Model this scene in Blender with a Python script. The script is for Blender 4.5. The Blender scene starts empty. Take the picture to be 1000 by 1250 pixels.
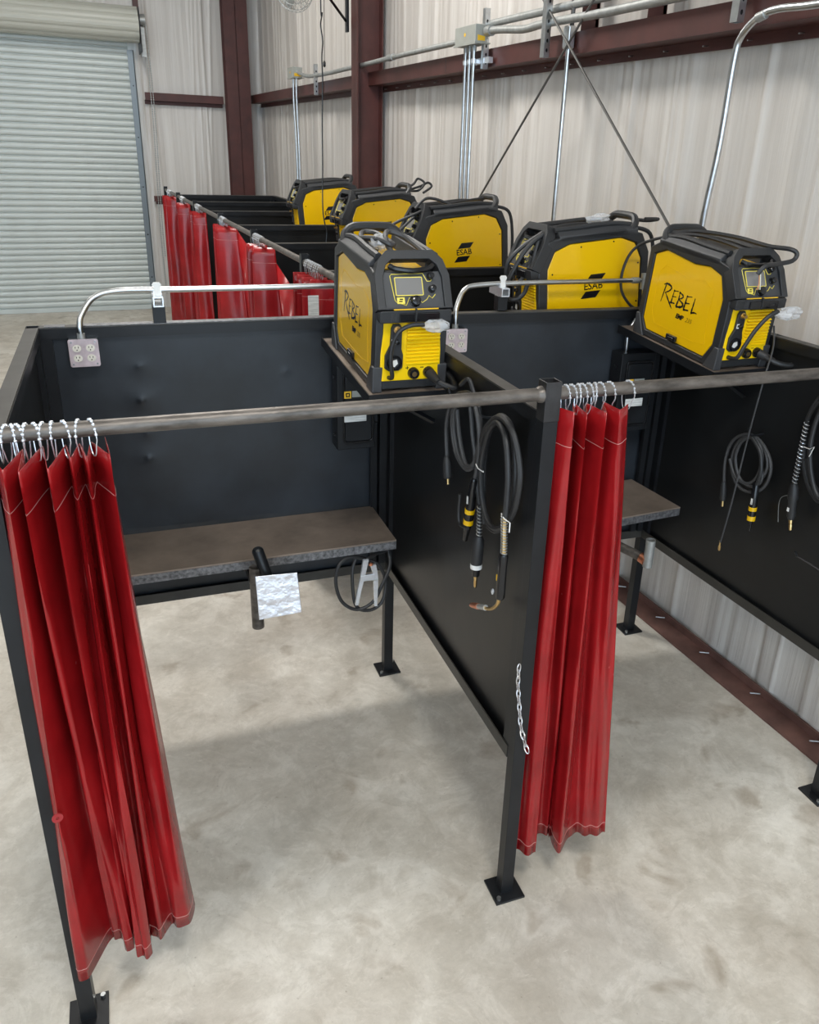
import bpy, bmesh, math, random
import numpy as np
from mathutils import Matrix, Vector
random.seed(7)
rng = np.random.default_rng(7)
SC = bpy.context.scene
COL = SC.collection
# ---------------------------------------------------------------- camera
F_PX, PX, PY = 990.58, 533.45, 593.20
RX, ROLL, RZ = 1.1766, 0.0382, -0.4208
CAM = np.array([-1.2905, -2.0651, 2.7610])
TH = -0.0454                       # the near booths stand turned a little against the building wall
RR = (Matrix.Rotation(RZ, 3, 'Z') @ Matrix.Rotation(RX, 3, 'X') @ Matrix.Rotation(ROLL, 3, 'Z'))
cd = bpy.data.cameras.new('camera'); cam = bpy.data.objects.new('camera', cd); COL.objects.link(cam)
cam.matrix_world = Matrix.Translation(CAM.tolist()) @ RR.to_4x4()
cd.sensor_fit = 'AUTO'; cd.sensor_width = 36.0; cd.lens = F_PX * 36.0 / 1250.0
cd.shift_x = -(PX - 500) / 1250.0; cd.shift_y = (PY - 625) / 1250.0
cd.clip_start = 0.05; cd.clip_end = 200
SC.camera = cam
# ---------------------------------------------------------------- world, lights, exposure
W = bpy.data.worlds.new('daylight'); SC.world = W; W.use_nodes = True
bg = W.node_tree.nodes['Background']; bg.inputs[0].default_value = (0.68, 0.84, 1.0, 1); bg.inputs[1].default_value = 3.4
def area(name, loc, size, power, color=(1, 0.97, 0.92), sy=None, rot=(0, 0, 0)):
    l = bpy.data.lights.new(name, 'AREA'); l.shape = 'RECTANGLE'; l.size = size; l.size_y = sy or size
    l.energy = power; l.color = color
    o = bpy.data.objects.new(name, l); o.location = loc; o.rotation_euler = rot; COL.objects.link(o); return o
for i, (x, y, pw) in enumerate([(-0.4, 4.2, 165), (-3.6, 4.2, 35), (-0.4, 9.0, 95), (-3.6, 9.4, 25),
                                (-0.6, -2.6, 130), (-4.2, -2.6, 110), (-8.8, 4.2, 40), (-8.8, 9.4, 30)]):
    area('high_bay_light', (x, y, 5.9), 1.1, pw, sy=0.7)
SC.view_settings.view_transform = 'Standard'; SC.view_settings.look = 'None'
SC.view_settings.gamma = 1.0; SC.view_settings.use_curve_mapping = False
SC.view_settings.exposure = 0.08
# ---------------------------------------------------------------- pixel -> place
RN = np.array([list(r) for r in RR])
CT, ST = math.cos(TH), math.sin(TH)
UT = np.array([[CT, ST, 0], [-ST, CT, 0], [0, 0, 1]])
def at(x, y, ax, val, fr='n'):
    d = RN @ np.array([(x - PX) / F_PX, -(y - PY) / F_PX, -1.0]); o = CAM
    if fr == 'n': d = UT @ d; o = UT @ CAM
    i = 'XYZ'.index(ax); t = (val - o[i]) / d[i]
    return tuple(float(a) for a in (o + t * d))
def n2w(p): return tuple(float(a) for a in UT.T @ np.array(p, float))
# ---------------------------------------------------------------- materials
MATS = {}
def mat(name, col, rough=0.5, metal=0.0, var=0.0, vscale=6.0, bump=0.0, bscale=40.0, rvar=0.0, col2=None, coat=0.0,
        stretch=(1, 1, 1), transl=0.0, alpha=1.0, spec=None, ior=None, trans=0.0):
    m = bpy.data.materials.new(name); m.use_nodes = True; nt = m.node_tree; b = nt.nodes['Principled BSDF']
    b.inputs['Base Color'].default_value = (*col, 1); b.inputs['Roughness'].default_value = rough
    b.inputs['Metallic'].default_value = metal; b.inputs['Coat Weight'].default_value = coat
    b.inputs['Coat Roughness'].default_value = 0.12
    if spec is not None: b.inputs['Specular IOR Level'].default_value = spec
    if trans: b.inputs['Transmission Weight'].default_value = trans
    if alpha < 1: b.inputs['Alpha'].default_value = alpha
    if var or bump or rvar:
        tc = nt.nodes.new('ShaderNodeTexCoord'); mp = nt.nodes.new('ShaderNodeMapping')
        mp.inputs['Scale'].default_value = stretch
        nt.links.new(tc.outputs['Object'], mp.inputs['Vector'])
    if var or rvar:
        n = nt.nodes.new('ShaderNodeTexNoise'); n.inputs['Scale'].default_value = vscale; n.inputs['Detail'].default_value = 6
        n.inputs['Roughness'].default_value = 0.6
        nt.links.new(mp.outputs[0], n.inputs['Vector'])
    if var:
        r = nt.nodes.new('ShaderNodeValToRGB'); r.color_ramp.elements[0].position = 0.32; r.color_ramp.elements[1].position = 0.68
        c2 = col2 or tuple(max(0, c * (1 - var)) for c in col)
        r.color_ramp.elements[0].color = (*c2, 1); r.color_ramp.elements[1].color = (*tuple(min(1, c * (1 + var * 0.5)) for c in col), 1)
        nt.links.new(n.outputs['Fac'], r.inputs[0]); nt.links.new(r.outputs[0], b.inputs['Base Color'])
    if rvar:
        q = nt.nodes.new('ShaderNodeMapRange'); q.inputs[3].default_value = max(0.02, rough - rvar); q.inputs[4].default_value = min(1, rough + rvar)
        nt.links.new(n.outputs['Fac'], q.inputs[0]); nt.links.new(q.outputs[0], b.inputs['Roughness'])
    if bump:
        n2 = nt.nodes.new('ShaderNodeTexNoise'); n2.inputs['Scale'].default_value = bscale; n2.inputs['Detail'].default_value = 4
        nt.links.new(mp.outputs[0], n2.inputs['Vector'])
        bp_ = nt.nodes.new('ShaderNodeBump'); bp_.inputs['Strength'].default_value = bump; bp_.inputs['Distance'].default_value = 0.01
        nt.links.new(n2.outputs['Fac'], bp_.inputs['Height']); nt.links.new(bp_.outputs[0], b.inputs['Normal'])
    if transl:
        t = nt.nodes.new('ShaderNodeBsdfTranslucent'); t.inputs[0].default_value = (*col, 1)
        mx = nt.nodes.new('ShaderNodeMixShader'); mx.inputs[0].default_value = transl
        out = nt.nodes['Material Output']
        nt.links.new(b.outputs[0], mx.inputs[1]); nt.links.new(t.outputs[0], mx.inputs[2]); nt.links.new(mx.outputs[0], out.inputs[0])
    MATS[name] = m; return m
mat('black_paint', (0.011, 0.012, 0.014), 0.36, var=0.35, vscale=5, bump=0.05, bscale=9, rvar=0.10, spec=0.35)
mat('black_sheet', (0.010, 0.0105, 0.011), 0.35, var=0.5, vscale=2.2, bump=0.14, bscale=2.4, rvar=0.12, spec=0.4)
mat('black_sheet_skylit', (0.019, 0.0235, 0.030), 0.38, var=0.6, vscale=2.2, bump=0.14, bscale=2.4, rvar=0.12, spec=0.45)  # divider paint again, lighter: bluish sky reflection put into the colour
mat('black_edge', (0.055, 0.052, 0.047), 0.5, var=0.3, vscale=12)
mat('pipe_steel', (0.145, 0.127, 0.112), 0.42, 0.5, var=0.6, vscale=26, rvar=0.12, stretch=(0.35, 1, 1), bump=0.2, bscale=60)
mat('sleeve_steel', (0.045, 0.044, 0.045), 0.4, 0.5, var=0.4, vscale=14)
mat('table_steel', (0.26, 0.205, 0.165), 0.45, 0.3, var=0.45, vscale=3.2, rvar=0.08)
mat('table_rim', (0.20, 0.20, 0.21), 0.45, 0.6, var=0.6, vscale=60)
mat('galvanised', (0.62, 0.64, 0.65), 0.28, 1.0, var=0.15, vscale=20)
mat('dull_zinc', (0.42, 0.43, 0.42), 0.45, 0.6, var=0.2, vscale=25)
mat('box_grey', (0.36, 0.37, 0.34), 0.5, 0.2, var=0.1, vscale=10)
mat('maroon', (0.082, 0.024, 0.020), 0.48, var=0.3, vscale=4)
mat('maroon_dusty', (0.155, 0.075, 0.06), 0.6, var=0.4, vscale=6)
mat('red_vinyl', (0.37, 0.011, 0.014), 0.25, var=0.35, vscale=3, transl=0.18, coat=0.28, spec=0.45, rvar=0.08, bump=0.25, bscale=7)
mat('red_edge', (0.40, 0.03, 0.035), 0.4, transl=0.2)
mat('thread', (0.62, 0.30, 0.28), 0.6)
mat('red_tape', (0.95, 0.01, 0.02), 0.25)
mat('yellow', (0.86, 0.50, 0.002), 0.24, coat=0.35, var=0.04, vscale=2)
mat('yellow_front', (0.92, 0.60, 0.002), 0.3)
mat('pale_yellow', (0.80, 0.66, 0.10), 0.4)
mat('black_plastic', (0.022, 0.023, 0.025), 0.42, bump=0.15, bscale=300)
mat('grey_plastic', (0.045, 0.046, 0.049), 0.45, bump=0.15, bscale=300)
mat('gloss_black', (0.01, 0.01, 0.011), 0.15)
mat('rubber', (0.020, 0.020, 0.021), 0.5)
mat('grey_cable', (0.05, 0.05, 0.052), 0.5)
mat('screen', (0.20, 0.19, 0.18), 0.08, coat=0.6)
mat('white_plastic', (0.78, 0.77, 0.74), 0.4)
mat('cream_plastic', (0.72, 0.68, 0.60), 0.4)
mat('paper', (0.75, 0.75, 0.72), 0.7, var=0.35, vscale=60, stretch=(0.2, 1, 3))
mat('brass', (0.72, 0.50, 0.22), 0.3, 1.0)
mat('copper', (0.72, 0.28, 0.16), 0.35, 0.9)
mat('bright_zinc', (0.74, 0.77, 0.81), 0.26, 0.65, var=0.1, vscale=30)
mat('plate_pink', (0.66, 0.56, 0.59), 0.28, 0.35, var=0.25, vscale=16)
mat('foil', (0.66, 0.65, 0.68), 0.28, 0.85, bump=0.6, bscale=22, var=0.12, vscale=14)
mat('clear_bag', (0.85, 0.87, 0.90), 0.12, alpha=0.38, bump=0.9, bscale=70)
mat('door_paint', (0.56, 0.60, 0.58), 0.36, 0.1, var=0.06, vscale=2)
mat('hood_paint', (0.50, 0.50, 0.44), 0.4)
mat('guide_grey', (0.20, 0.23, 0.25), 0.4, 0.5)
mat('chain_zinc', (0.72, 0.72, 0.74), 0.3, 0.9)
mat('rod_dark', (0.12, 0.115, 0.11), 0.5, 0.6)
mat('orange_tag', (0.85, 0.50, 0.02), 0.5)
mat('ceiling_white', (0.74, 0.73, 0.70), 0.7)
mat('hall_wall', (0.22, 0.21, 0.20), 0.7)
mat('rail_dust_floorlit', (0.036, 0.034, 0.030), 0.42, var=0.3, vscale=9)  # dusty black rail, with the floor's reflected light also put into the colour
mat('seal_yellow', (0.55, 0.47, 0.20), 0.7)
mat('concrete_joint', (0.30, 0.28, 0.25), 0.8)
def floor_material():
    m = bpy.data.materials.new('concrete'); m.use_nodes = True; nt = m.node_tree; b = nt.nodes['Principled BSDF']
    N = lambda t: nt.nodes.new(t); L = nt.links.new
    tc = N('ShaderNodeTexCoord')
    def noise(sc, det=8, ro=0.6, dist=0.0):
        n = N('ShaderNodeTexNoise'); n.inputs['Scale'].default_value = sc; n.inputs['Detail'].default_value = det
        n.inputs['Roughness'].default_value = ro; n.inputs['Distortion'].default_value = dist
        L(tc.outputs['Object'], n.inputs['Vector']); return n
    def ramp(src, p0, c0, p1, c1):
        r = N('ShaderNodeValToRGB'); e = r.color_ramp.elements
        e[0].position = p0; e[0].color = (*c0, 1); e[1].position = p1; e[1].color = (*c1, 1); L(src, r.inputs[0]); return r
    def mixc(mode, fac, a, b_):
        x = N('ShaderNodeMix'); x.data_type = 'RGBA'; x.blend_type = mode
        if isinstance(fac, float): x.inputs[0].default_value = fac
        else: L(fac, x.inputs[0])
        L(a, x.inputs[6]); L(b_, x.inputs[7]); return x.outputs[2]
    base = ramp(noise(1.1, 9, 0.62, 0.6).outputs['Fac'], 0.30, (0.50, 0.45, 0.38), 0.68, (0.74, 0.705, 0.635))
    fine = ramp(noise(5, 7, 0.62, 0.3).outputs['Fac'], 0.38, (0.80, 0.785, 0.765), 0.58, (1, 1, 1))
    grit = ramp(noise(26, 10, 0.85, 0.4).outputs['Fac'], 0.42, (0.74, 0.73, 0.72), 0.56, (1.0, 1.0, 1.0))
    trow = ramp(noise(4.5, 10, 0.75, 1.1).outputs['Fac'], 0.49, (0.86, 0.85, 0.83), 0.53, (1.0, 1.0, 1.0))
    c = mixc('MULTIPLY', 0.8, base.outputs[0], fine.outputs[0])
    c = mixc('MULTIPLY', 0.32, c, grit.outputs[0]); c = mixc('MULTIPLY', 0.6, c, trow.outputs[0])
    spots = ramp(noise(4.2, 3, 0.5, 0.6).outputs['Fac'], 0.60, (1, 1, 1), 0.70, (0.66, 0.61, 0.56))
    c = mixc('MULTIPLY', 0.75, c, spots.outputs[0])
    pale = ramp(noise(2.3, 8, 0.72, 0.4).outputs['Fac'], 0.60, (0, 0, 0), 0.78, (0.55, 0.55, 0.55))
    pc = N('ShaderNodeRGB'); pc.outputs[0].default_value = (0.78, 0.75, 0.69, 1)
    c = mixc('MIX', pale.outputs[0], c, pc.outputs[0])
    scrape = N('ShaderNodeMapping'); scrape.inputs['Scale'].default_value = (2.2, 14, 1); scrape.inputs['Rotation'].default_value = (0, 0, 0.5)
    L(tc.outputs['Object'], scrape.inputs['Vector']); sn = noise(2.0, 6, 0.65, 2.2); L(scrape.outputs[0], sn.inputs['Vector'])
    scr = ramp(sn.outputs['Fac'], 0.66, (0, 0, 0), 0.74, (0.5, 0.5, 0.5)); c = mixc('MIX', scr.outputs[0], c, pc.outputs[0])
    speck = ramp(noise(55, 2, 0.5).outputs['Fac'], 0.70, (1, 1, 1), 0.78, (0.45, 0.40, 0.36))
    c = mixc('MULTIPLY', 0.5, c, speck.outputs[0])
    L(c, b.inputs['Base Color'])
    rr = N('ShaderNodeMapRange'); rr.inputs[3].default_value = 0.34; rr.inputs[4].default_value = 0.62
    L(noise(2.5, 5).outputs['Fac'], rr.inputs[0]); L(rr.outputs[0], b.inputs['Roughness'])
    bm_ = N('ShaderNodeBump'); bm_.inputs['Strength'].default_value = 0.10; bm_.inputs['Distance'].default_value = 0.004
    L(noise(30, 6).outputs['Fac'], bm_.inputs['Height']); L(bm_.outputs[0], b.inputs['Normal'])
    MATS['concrete'] = m
floor_material()
def sheet_material(name, axis):
    # milky woven insulation facing, fine vertical creases as relief
    m = bpy.data.materials.new(name); m.use_nodes = True; nt = m.node_tree; b = nt.nodes['Principled BSDF']
    tc = nt.nodes.new('ShaderNodeTexCoord'); mp = nt.nodes.new('ShaderNodeMapping')
    s = [1, 1, 1]; s['XY'.index(axis)] = 9.0; s[2] = 0.22; mp.inputs['Scale'].default_value = s
    mp.inputs['Rotation'].default_value = (0.05, 0, 0) if axis == 'Y' else (0, 0.03, 0)
    nt.links.new(tc.outputs['Object'], mp.inputs['Vector'])
    n = nt.nodes.new('ShaderNodeTexNoise'); n.inputs['Scale'].default_value = 1.0; n.inputs['Detail'].default_value = 7; n.inputs['Roughness'].default_value = 0.65
    nt.links.new(mp.outputs[0], n.inputs['Vector'])
    bu = nt.nodes.new('ShaderNodeBump'); bu.inputs['Strength'].default_value = 0.5; bu.inputs['Distance'].default_value = 0.02
    nt.links.new(n.outputs['Fac'], bu.inputs['Height']); nt.links.new(bu.outputs[0], b.inputs['Normal'])
    r = nt.nodes.new('ShaderNodeValToRGB'); e = r.color_ramp.elements
    e[0].position = 0.35; e[0].color = (0.56, 0.52, 0.48, 1); e[1].position = 0.66; e[1].color = (0.71, 0.675, 0.635, 1)
    nt.links.new(n.outputs['Fac'], r.inputs[0]); nt.links.new(r.outputs[0], b.inputs['Base Color'])
    b.inputs['Roughness'].default_value = 0.30
    MATS[name] = m
sheet_material('sheet_y', 'Y'); sheet_material('sheet_x', 'X')
# ---------------------------------------------------------------- mesh builder
def catmull(P, n=8, closed=False):
    P = [np.array(p, float) for p in P]; out = []; N = len(P)
    rngi = range(N if closed else N - 1)
    for i in rngi:
        if closed: a, b, c, d = P[i - 1], P[i], P[(i + 1) % N], P[(i + 2) % N]
        else: a, b, c, d = P[max(i - 1, 0)], P[i], P[i + 1], P[min(i + 2, N - 1)]
        for k in range(n):
            t = k / n
            out.append(0.5 * ((2 * b) + (-a + c) * t + (2 * a - 5 * b + 4 * c - d) * t * t + (-a + 3 * b - 3 * c + d) * t ** 3))
    if not closed: out.append(P[-1])
    return out
def rnd_rect(w, h, r, n=4):
    pts = []
    for cx, cy, a0 in ((w / 2 - r, h / 2 - r, 0), (-w / 2 + r, h / 2 - r, 90), (-w / 2 + r, -h / 2 + r, 180), (w / 2 - r, -h / 2 + r, 270)):
        for k in range(n + 1):
            a = math.radians(a0 + 90 * k / n); pts.append((cx + r * math.cos(a), cy + r * math.sin(a)))
    return pts
class MB:
    def __init__(s): s.v = []; s.f = []; s.smooth = 35
    def add(s, vs, fs, M=None):
        o = len(s.v)
        for p in vs:
            p = Vector(p)
            s.v.append(tuple(M @ p) if M is not None else tuple(p))
        s.f += [tuple(i + o for i in f) for f in fs]; return s
    def bb(s, x0, x1, y0, y1, z0, z1, M=None):
        vs = [(x, y, z) for z in (z0, z1) for y in (y0, y1) for x in (x0, x1)]
        return s.add(vs, [(0, 2, 3, 1), (4, 5, 7, 6), (0, 1, 5, 4), (2, 6, 7, 3), (0, 4, 6, 2), (1, 3, 7, 5)], M)
    def box(s, c, d, M=None):
        return s.bb(c[0] - d[0] / 2, c[0] + d[0] / 2, c[1] - d[1] / 2, c[1] + d[1] / 2, c[2] - d[2] / 2, c[2] + d[2] / 2, M)
    def prism(s, poly, axis, a, b, M=None):
        n = len(poly)
        def P(q, t): return {'X': (t, q[0], q[1]), 'Y': (q[0], t, q[1]), 'Z': (q[0], q[1], t)}[axis]
        vs = [P(q, a) for q in poly] + [P(q, b) for q in poly]
        fs = [tuple(range(n)), tuple(range(2 * n - 1, n - 1, -1))] + [(i, i + n, (i + 1) % n + n, (i + 1) % n) for i in range(n)]
        return s.add(vs, fs, M)
    def ring(s, outer, inner, axis, a, b, M=None):
        n = len(outer)
        def P(q, t): return {'X': (t, q[0], q[1]), 'Y': (q[0], t, q[1]), 'Z': (q[0], q[1], t)}[axis]
        vs = [P(q, a) for q in outer] + [P(q, a) for q in inner] + [P(q, b) for q in outer] + [P(q, b) for q in inner]
        fs = []
        for i in range(n):
            j = (i + 1) % n
            fs += [(i, j, n + j, n + i), (2 * n + i, 3 * n + i, 3 * n + j, 2 * n + j), (i, 2 * n + i, 2 * n + j, j), (n + i, n + j, 3 * n + j, 3 * n + i)]
        return s.add(vs, fs, M)
    def tube(s, pts, r, n=8, closed=False, M=None):
        P = [np.array(p, float) for p in pts]; N = len(P)
        rs = list(r) if hasattr(r, '__len__') else [r] * N
        T = []
        for i in range(N):
            a = P[i - 1] if (i or closed) else P[i]; b = P[(i + 1) % N] if (i < N - 1 or closed) else P[i]
            t = b - a; T.append(t / (np.linalg.norm(t) + 1e-12))
        u = np.cross(T[0], [0, 0, 1.0])
        if np.linalg.norm(u) < 1e-3: u = np.cross(T[0], [1.0, 0, 0])
        u /= np.linalg.norm(u); vs = []
        for i in range(N):
            u = u - T[i] * np.dot(u, T[i]); u /= np.linalg.norm(u) + 1e-12; w = np.cross(T[i], u)
            for k in range(n):
                a = 2 * math.pi * k / n; vs.append(tuple(P[i] + rs[i] * (math.cos(a) * u + math.sin(a) * w)))
        fs = []
        for i in range(N if closed else N - 1):
            j = (i + 1) % N
            for k in range(n): fs.append((i * n + k, i * n + (k + 1) % n, j * n + (k + 1) % n, j * n + k))
        if not closed: fs += [tuple(range(n - 1, -1, -1)), tuple(range((N - 1) * n, N * n))]
        return s.add(vs, fs, M)
    def cyl(s, a, b, r, n=14, r2=None, M=None): return s.tube([a, b], [r, r if r2 is None else r2], n, M=M)
    def lathe(s, a, b, prof, n=14, M=None):
        # profile of (t along a->b, radius)
        a = np.array(a, float); b = np.array(b, float)
        return s.tube([a + (b - a) * t for t, _ in prof], [q for _, q in prof], n, M=M)
    def pipe(s, a, b, ro, ri, n=16, M=None):      # hollow tube along a->b
        a = np.array(a, float); b = np.array(b, float); t = (b - a) / np.linalg.norm(b - a)
        u = np.cross(t, [0, 0, 1.0]); u = np.cross(t, [1.0, 0, 0]) if np.linalg.norm(u) < 1e-3 else u; u /= np.linalg.norm(u); w = np.cross(t, u)
        vs = []
        for c, r in ((a, ro), (b, ro), (b, ri), (a, ri)):
            for k in range(n):
                q = 2 * math.pi * k / n; vs.append(tuple(c + r * (math.cos(q) * u + math.sin(q) * w)))
        fs = [(i * n + k, i * n + (k + 1) % n, ((i + 1) % 4) * n + (k + 1) % n, ((i + 1) % 4) * n + k) for i in range(4) for k in range(n)]
        return s.add(vs, fs, M)
    def sphere(s, c, r, n=8, M=None, sc=(1, 1, 1)):
        vs = []; fs = []; m = n // 2 + 1
        for i in range(m + 1):
            a = math.pi * i / m
            for k in range(n):
                q = 2 * math.pi * k / n
                vs.append((c[0] + sc[0] * r * math.sin(a) * math.cos(q), c[1] + sc[1] * r * math.sin(a) * math.sin(q), c[2] + sc[2] * r * math.cos(a)))
        for i in range(m):
            for k in range(n): fs.append((i * n + k, (i + 1) * n + k, (i + 1) * n + (k + 1) % n, i * n + (k + 1) % n))
        return s.add(vs, fs, M)
    def mesh(s, off=(0, 0, 0)):
        me = bpy.data.meshes.new('m')
        me.from_pydata([(p[0] - off[0], p[1] - off[1], p[2] - off[2]) for p in s.v], [], s.f)
        bm = bmesh.new(); bm.from_mesh(me); bmesh.ops.remove_doubles(bm, verts=bm.verts, dist=1e-6)
        bmesh.ops.recalc_face_normals(bm, faces=bm.faces); bm.to_mesh(me); bm.free()
        me.shade_smooth(); me.set_sharp_from_angle(angle=math.radians(s.smooth)); return me
    def build(s, name, m, parent=None, bevel=0, label=None, seg=2):
        o = bpy.data.objects.new(name, s.mesh(BASE.get(parent.name, (0, 0, 0)) if parent else (0, 0, 0)))
        o.data.materials.append(MATS[m]); COL.objects.link(o)
        if parent:
            o.parent = parent
            if parent.name in BASE: BASE[o.name] = BASE[parent.name]
        if bevel:
            b = o.modifiers.new('bevel', 'BEVEL'); b.width = bevel; b.segments = seg; b.limit_method = 'ANGLE'; b.angle_limit = math.radians(40)
            b.harden_normals = True
        if label: o['label'] = label
        return o
BASE = {}          # object name -> the base its absolute coordinates are measured from
def thing(name, label, cat, base=(0, 0, 0), fr='n', group=None, rot=None):
    o = bpy.data.objects.new(name, None); COL.objects.link(o); o.empty_display_size = 0.05
    o.location = n2w(base) if fr == 'n' else base
    o.rotation_euler = rot or (0, 0, TH if fr == 'n' else 0)
    o['label'] = label; o['category'] = cat
    if group: o['group'] = group
    BASE[o.name] = (0, 0, 0) if fr == 'local' else tuple(base)
    if fr == 'local': o.location = base
    return o
def solo(name, mb, m, label, cat, base=(0, 0, 0), fr='n', group=None, bevel=0):
    o = bpy.data.objects.new(name, mb.mesh(base)); o.data.materials.append(MATS[m]); COL.objects.link(o)
    o.location = n2w(base) if fr == 'n' else base
    if fr == 'n': o.rotation_euler = (0, 0, TH)
    o['label'] = label; o['category'] = cat
    if group: o['group'] = group
    if bevel:
        b = o.modifiers.new('bevel', 'BEVEL'); b.width = bevel; b.segments = 2; b.limit_method = 'ANGLE'; b.angle_limit = math.radians(40)
    BASE[o.name] = tuple(base)
    return o
def struct(name, mb, m, parent=None, bevel=0):
    o = mb.build(name, m, parent, bevel)
    if not parent: o['kind'] = 'structure'
    return o
def copy_tree(o, parent=None):
    c = o.copy(); COL.objects.link(c); c.parent = parent
    for ch in o.children: copy_tree(ch, c)
    return c
def text_mesh(body, size, shear=0.0, bold=0.0):
    cu = bpy.data.curves.new('t', 'FONT'); cu.body = body; cu.size = size; cu.shear = shear; cu.offset = bold
    cu.extrude = 0.0004; cu.align_x = 'CENTER'; cu.align_y = 'CENTER'; cu.resolution_u = 3
    to = bpy.data.objects.new('t', cu); COL.objects.link(to)
    me = bpy.data.meshes.new_from_object(to); bpy.data.objects.remove(to); return me
def text_part(name, body, size, M, m, parent, shear=0.0, bold=0.0):
    me = text_mesh(body, size, shear, bold); me.transform(M); me.materials.clear(); me.materials.append(MATS[m])
    o = bpy.data.objects.new(name, me); COL.objects.link(o); o.parent = parent; return o
# ================================================================ the building
XW, YB, ZC = 1.97, 13.09, 6.4
m = MB(); m.bb(-14, XW + 0.3, -10, YB + 0.3, -0.3, 0.0); struct('floor', m, 'concrete')
m = MB(); m.bb(-14, XW + 0.3, -10, YB + 0.3, ZC, ZC + 0.2); struct('ceiling', m, 'ceiling_white')
m = MB(); m.bb(-14.2, -14, -10, YB + 0.3, 0, ZC); struct('wall_left', m, 'hall_wall')
def ridges(n, lo, hi):
    out = []
    for _ in range(n):
        c = rng.uniform(lo, hi); sl = rng.uniform(-0.03, 0.05)
        if rng.random() < .35:                         # bundle of thin creases gathered at a fixing
            for _ in range(rng.integers(3, 6)): out.append((c + rng.uniform(-.09, .09), rng.uniform(0.010, 0.018), rng.uniform(0.003, 0.010), sl + rng.uniform(-.02, .02)))
        else: out.append((c, rng.choice([rng.uniform(0.012, 0.025), rng.uniform(0.03, 0.08)]), rng.uniform(-0.012, 0.020), sl))
    return out
def fold_wall(name, axis, lo, hi, z0, z1, plane, sign, matname, holes=None, du=0.0125):
    us = np.arange(lo, hi + du, du); zs = np.linspace(z0, z1, 26)
    U, Z = np.meshgrid(us, zs); D = np.zeros_like(U)
    for c, w, a, sl in ridges(int((hi - lo) * 7), lo, hi):
        D += a * np.exp(-((U - c - sl * (Z - 1.6)) / w) ** 2)
    D += 0.012 * np.sin(U * 2.1 + 0.4 * np.sin(Z)) 
    D = np.clip(D, -0.03, 0.045)
    V = np.stack([U, plane + sign * D, Z] if axis == 'X' else [plane + sign * D, U, Z], -1).reshape(-1, 3)
    nu, nz = len(us), len(zs); fs = []
    for j in range(nz - 1):
        for i in range(nu - 1):
            if holes and holes(us[i] + du / 2, (zs[j] + zs[j + 1]) / 2): continue
            a = j * nu + i; fs.append((a, a + 1, a + nu + 1, a + nu))
    me = bpy.data.meshes.new(name); me.from_pydata(V.tolist(), [], fs); me.shade_smooth(); me.materials.append(MATS[matname])
    o = bpy.data.objects.new(name, me); COL.objects.link(o); o['kind'] = 'structure'; return o
fold_wall('wall_right', 'Y', -10, YB, 0.0, ZC, XW, -1, 'sheet_y')
DX0, DX1, DZ = -5.2, -0.06, 4.35
fold_wall('wall_back', 'X', -14, XW, 0.0, ZC, YB, -1, 'sheet_x', holes=lambda x, z: DX0 + 0.1 < x < DX1 - 0.1 and z < DZ - 0.2)
# steel girts, base channel, columns
def girt(name, p, axis, lo, hi, z0, z1, depth=0.20):
    mb = MB()
    s = -1
    zw = z0 + 0.055                                    # web level: outer flange hangs below it, inner flange stands above
    prof = [(p - depth, zw), (p - depth, z1), (p - depth + 0.006, z1), (p - depth + 0.006, zw + 0.006), (p, zw + 0.006), (p, zw)]
    low = [(p - 0.008, z0), (p - 0.002, z0), (p - 0.002, zw), (p - 0.008, zw)]
    for q in (prof, low):
        if axis == 'Y': mb.prism(q, 'Y', lo, hi)
        else: mb.prism(q, 'X', lo, hi)
    return mb
g1 = struct('trim_1', girt('g', XW - 0.025, 'Y', -10, YB - 0.05, 3.285, 3.465, 0.17), 'maroon')
g2 = struct('trim_2', girt('g', YB - 0.045, 'X', DX1 + 0.13, 1.30, 3.25, 3.42, 0.12), 'maroon')
g3 = struct('trim_3', girt('g', YB - 0.005, 'X', DX1 + 0.13, XW - 0.03, 1.72, 1.86, 0.12), 'maroon')
m = MB(); m.bb(1.795, XW - 0.01, -10, YB - 0.05, 0.0, 0.012); m.bb(XW - 0.045, XW - 0.032, -10, YB - 0.05, 0.0, 0.055)
b1 = struct('baseboard_right', m, 'maroon_dusty')
m = MB()
for y in np.arange(-1.5, 3.2, 0.42): m.cyl((XW - 0.055, y, 0.03), (XW - 0.11, y + 0.02, 0.036), 0.004, 6)
m.build('screw', 'galvanised', b1)['kind'] = 'stuff'
m = MB()
for y in np.arange(0.2, 7.0, 0.33): m.cyl((XW - 0.03, y, 3.312), (XW - 0.065, y, 3.308), 0.004, 6)
m.build('screw', 'galvanised', g1)['kind'] = 'stuff'
m = MB(); m.bb(1.7735, 1.776, 4.93, 4.937, 3.345, 3.46); m.build('splice_joint', 'black_edge', g1)
for i, y in enumerate((2.93, 2.25)):      # upright sag angles above the girt
    m = MB(); m.bb(1.90, 1.925, y - 0.03, y + 0.03, 3.465, 4.6); m.bb(1.80, 1.92, y - 0.03, y - 0.024, 3.465, 4.6)
    struct('trim_%d' % (4 + i), m, 'maroon')
def column(name, x0, x1, yc, fw, z1, axis='X'):
    mb = MB(); t = 0.012
    if axis == 'X':
        mb.bb(x0, x0 + t, yc - fw / 2, yc + fw / 2, 0, z1); mb.bb(x1 - t, x1, yc - fw / 2, yc + fw / 2, 0, z1); mb.bb(x0, x1, yc - 0.004, yc + 0.004, 0, z1)
    else:
        mb.bb(x0, x1, yc - fw, yc - fw + t, 0, z1); mb.bb(x0, x1, yc - t, yc, 0, z1); mb.bb((x0 + x1) / 2 - .004, (x0 + x1) / 2 + .004, yc - fw, yc, 0, z1)
    return struct(name, mb, 'maroon')
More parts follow.
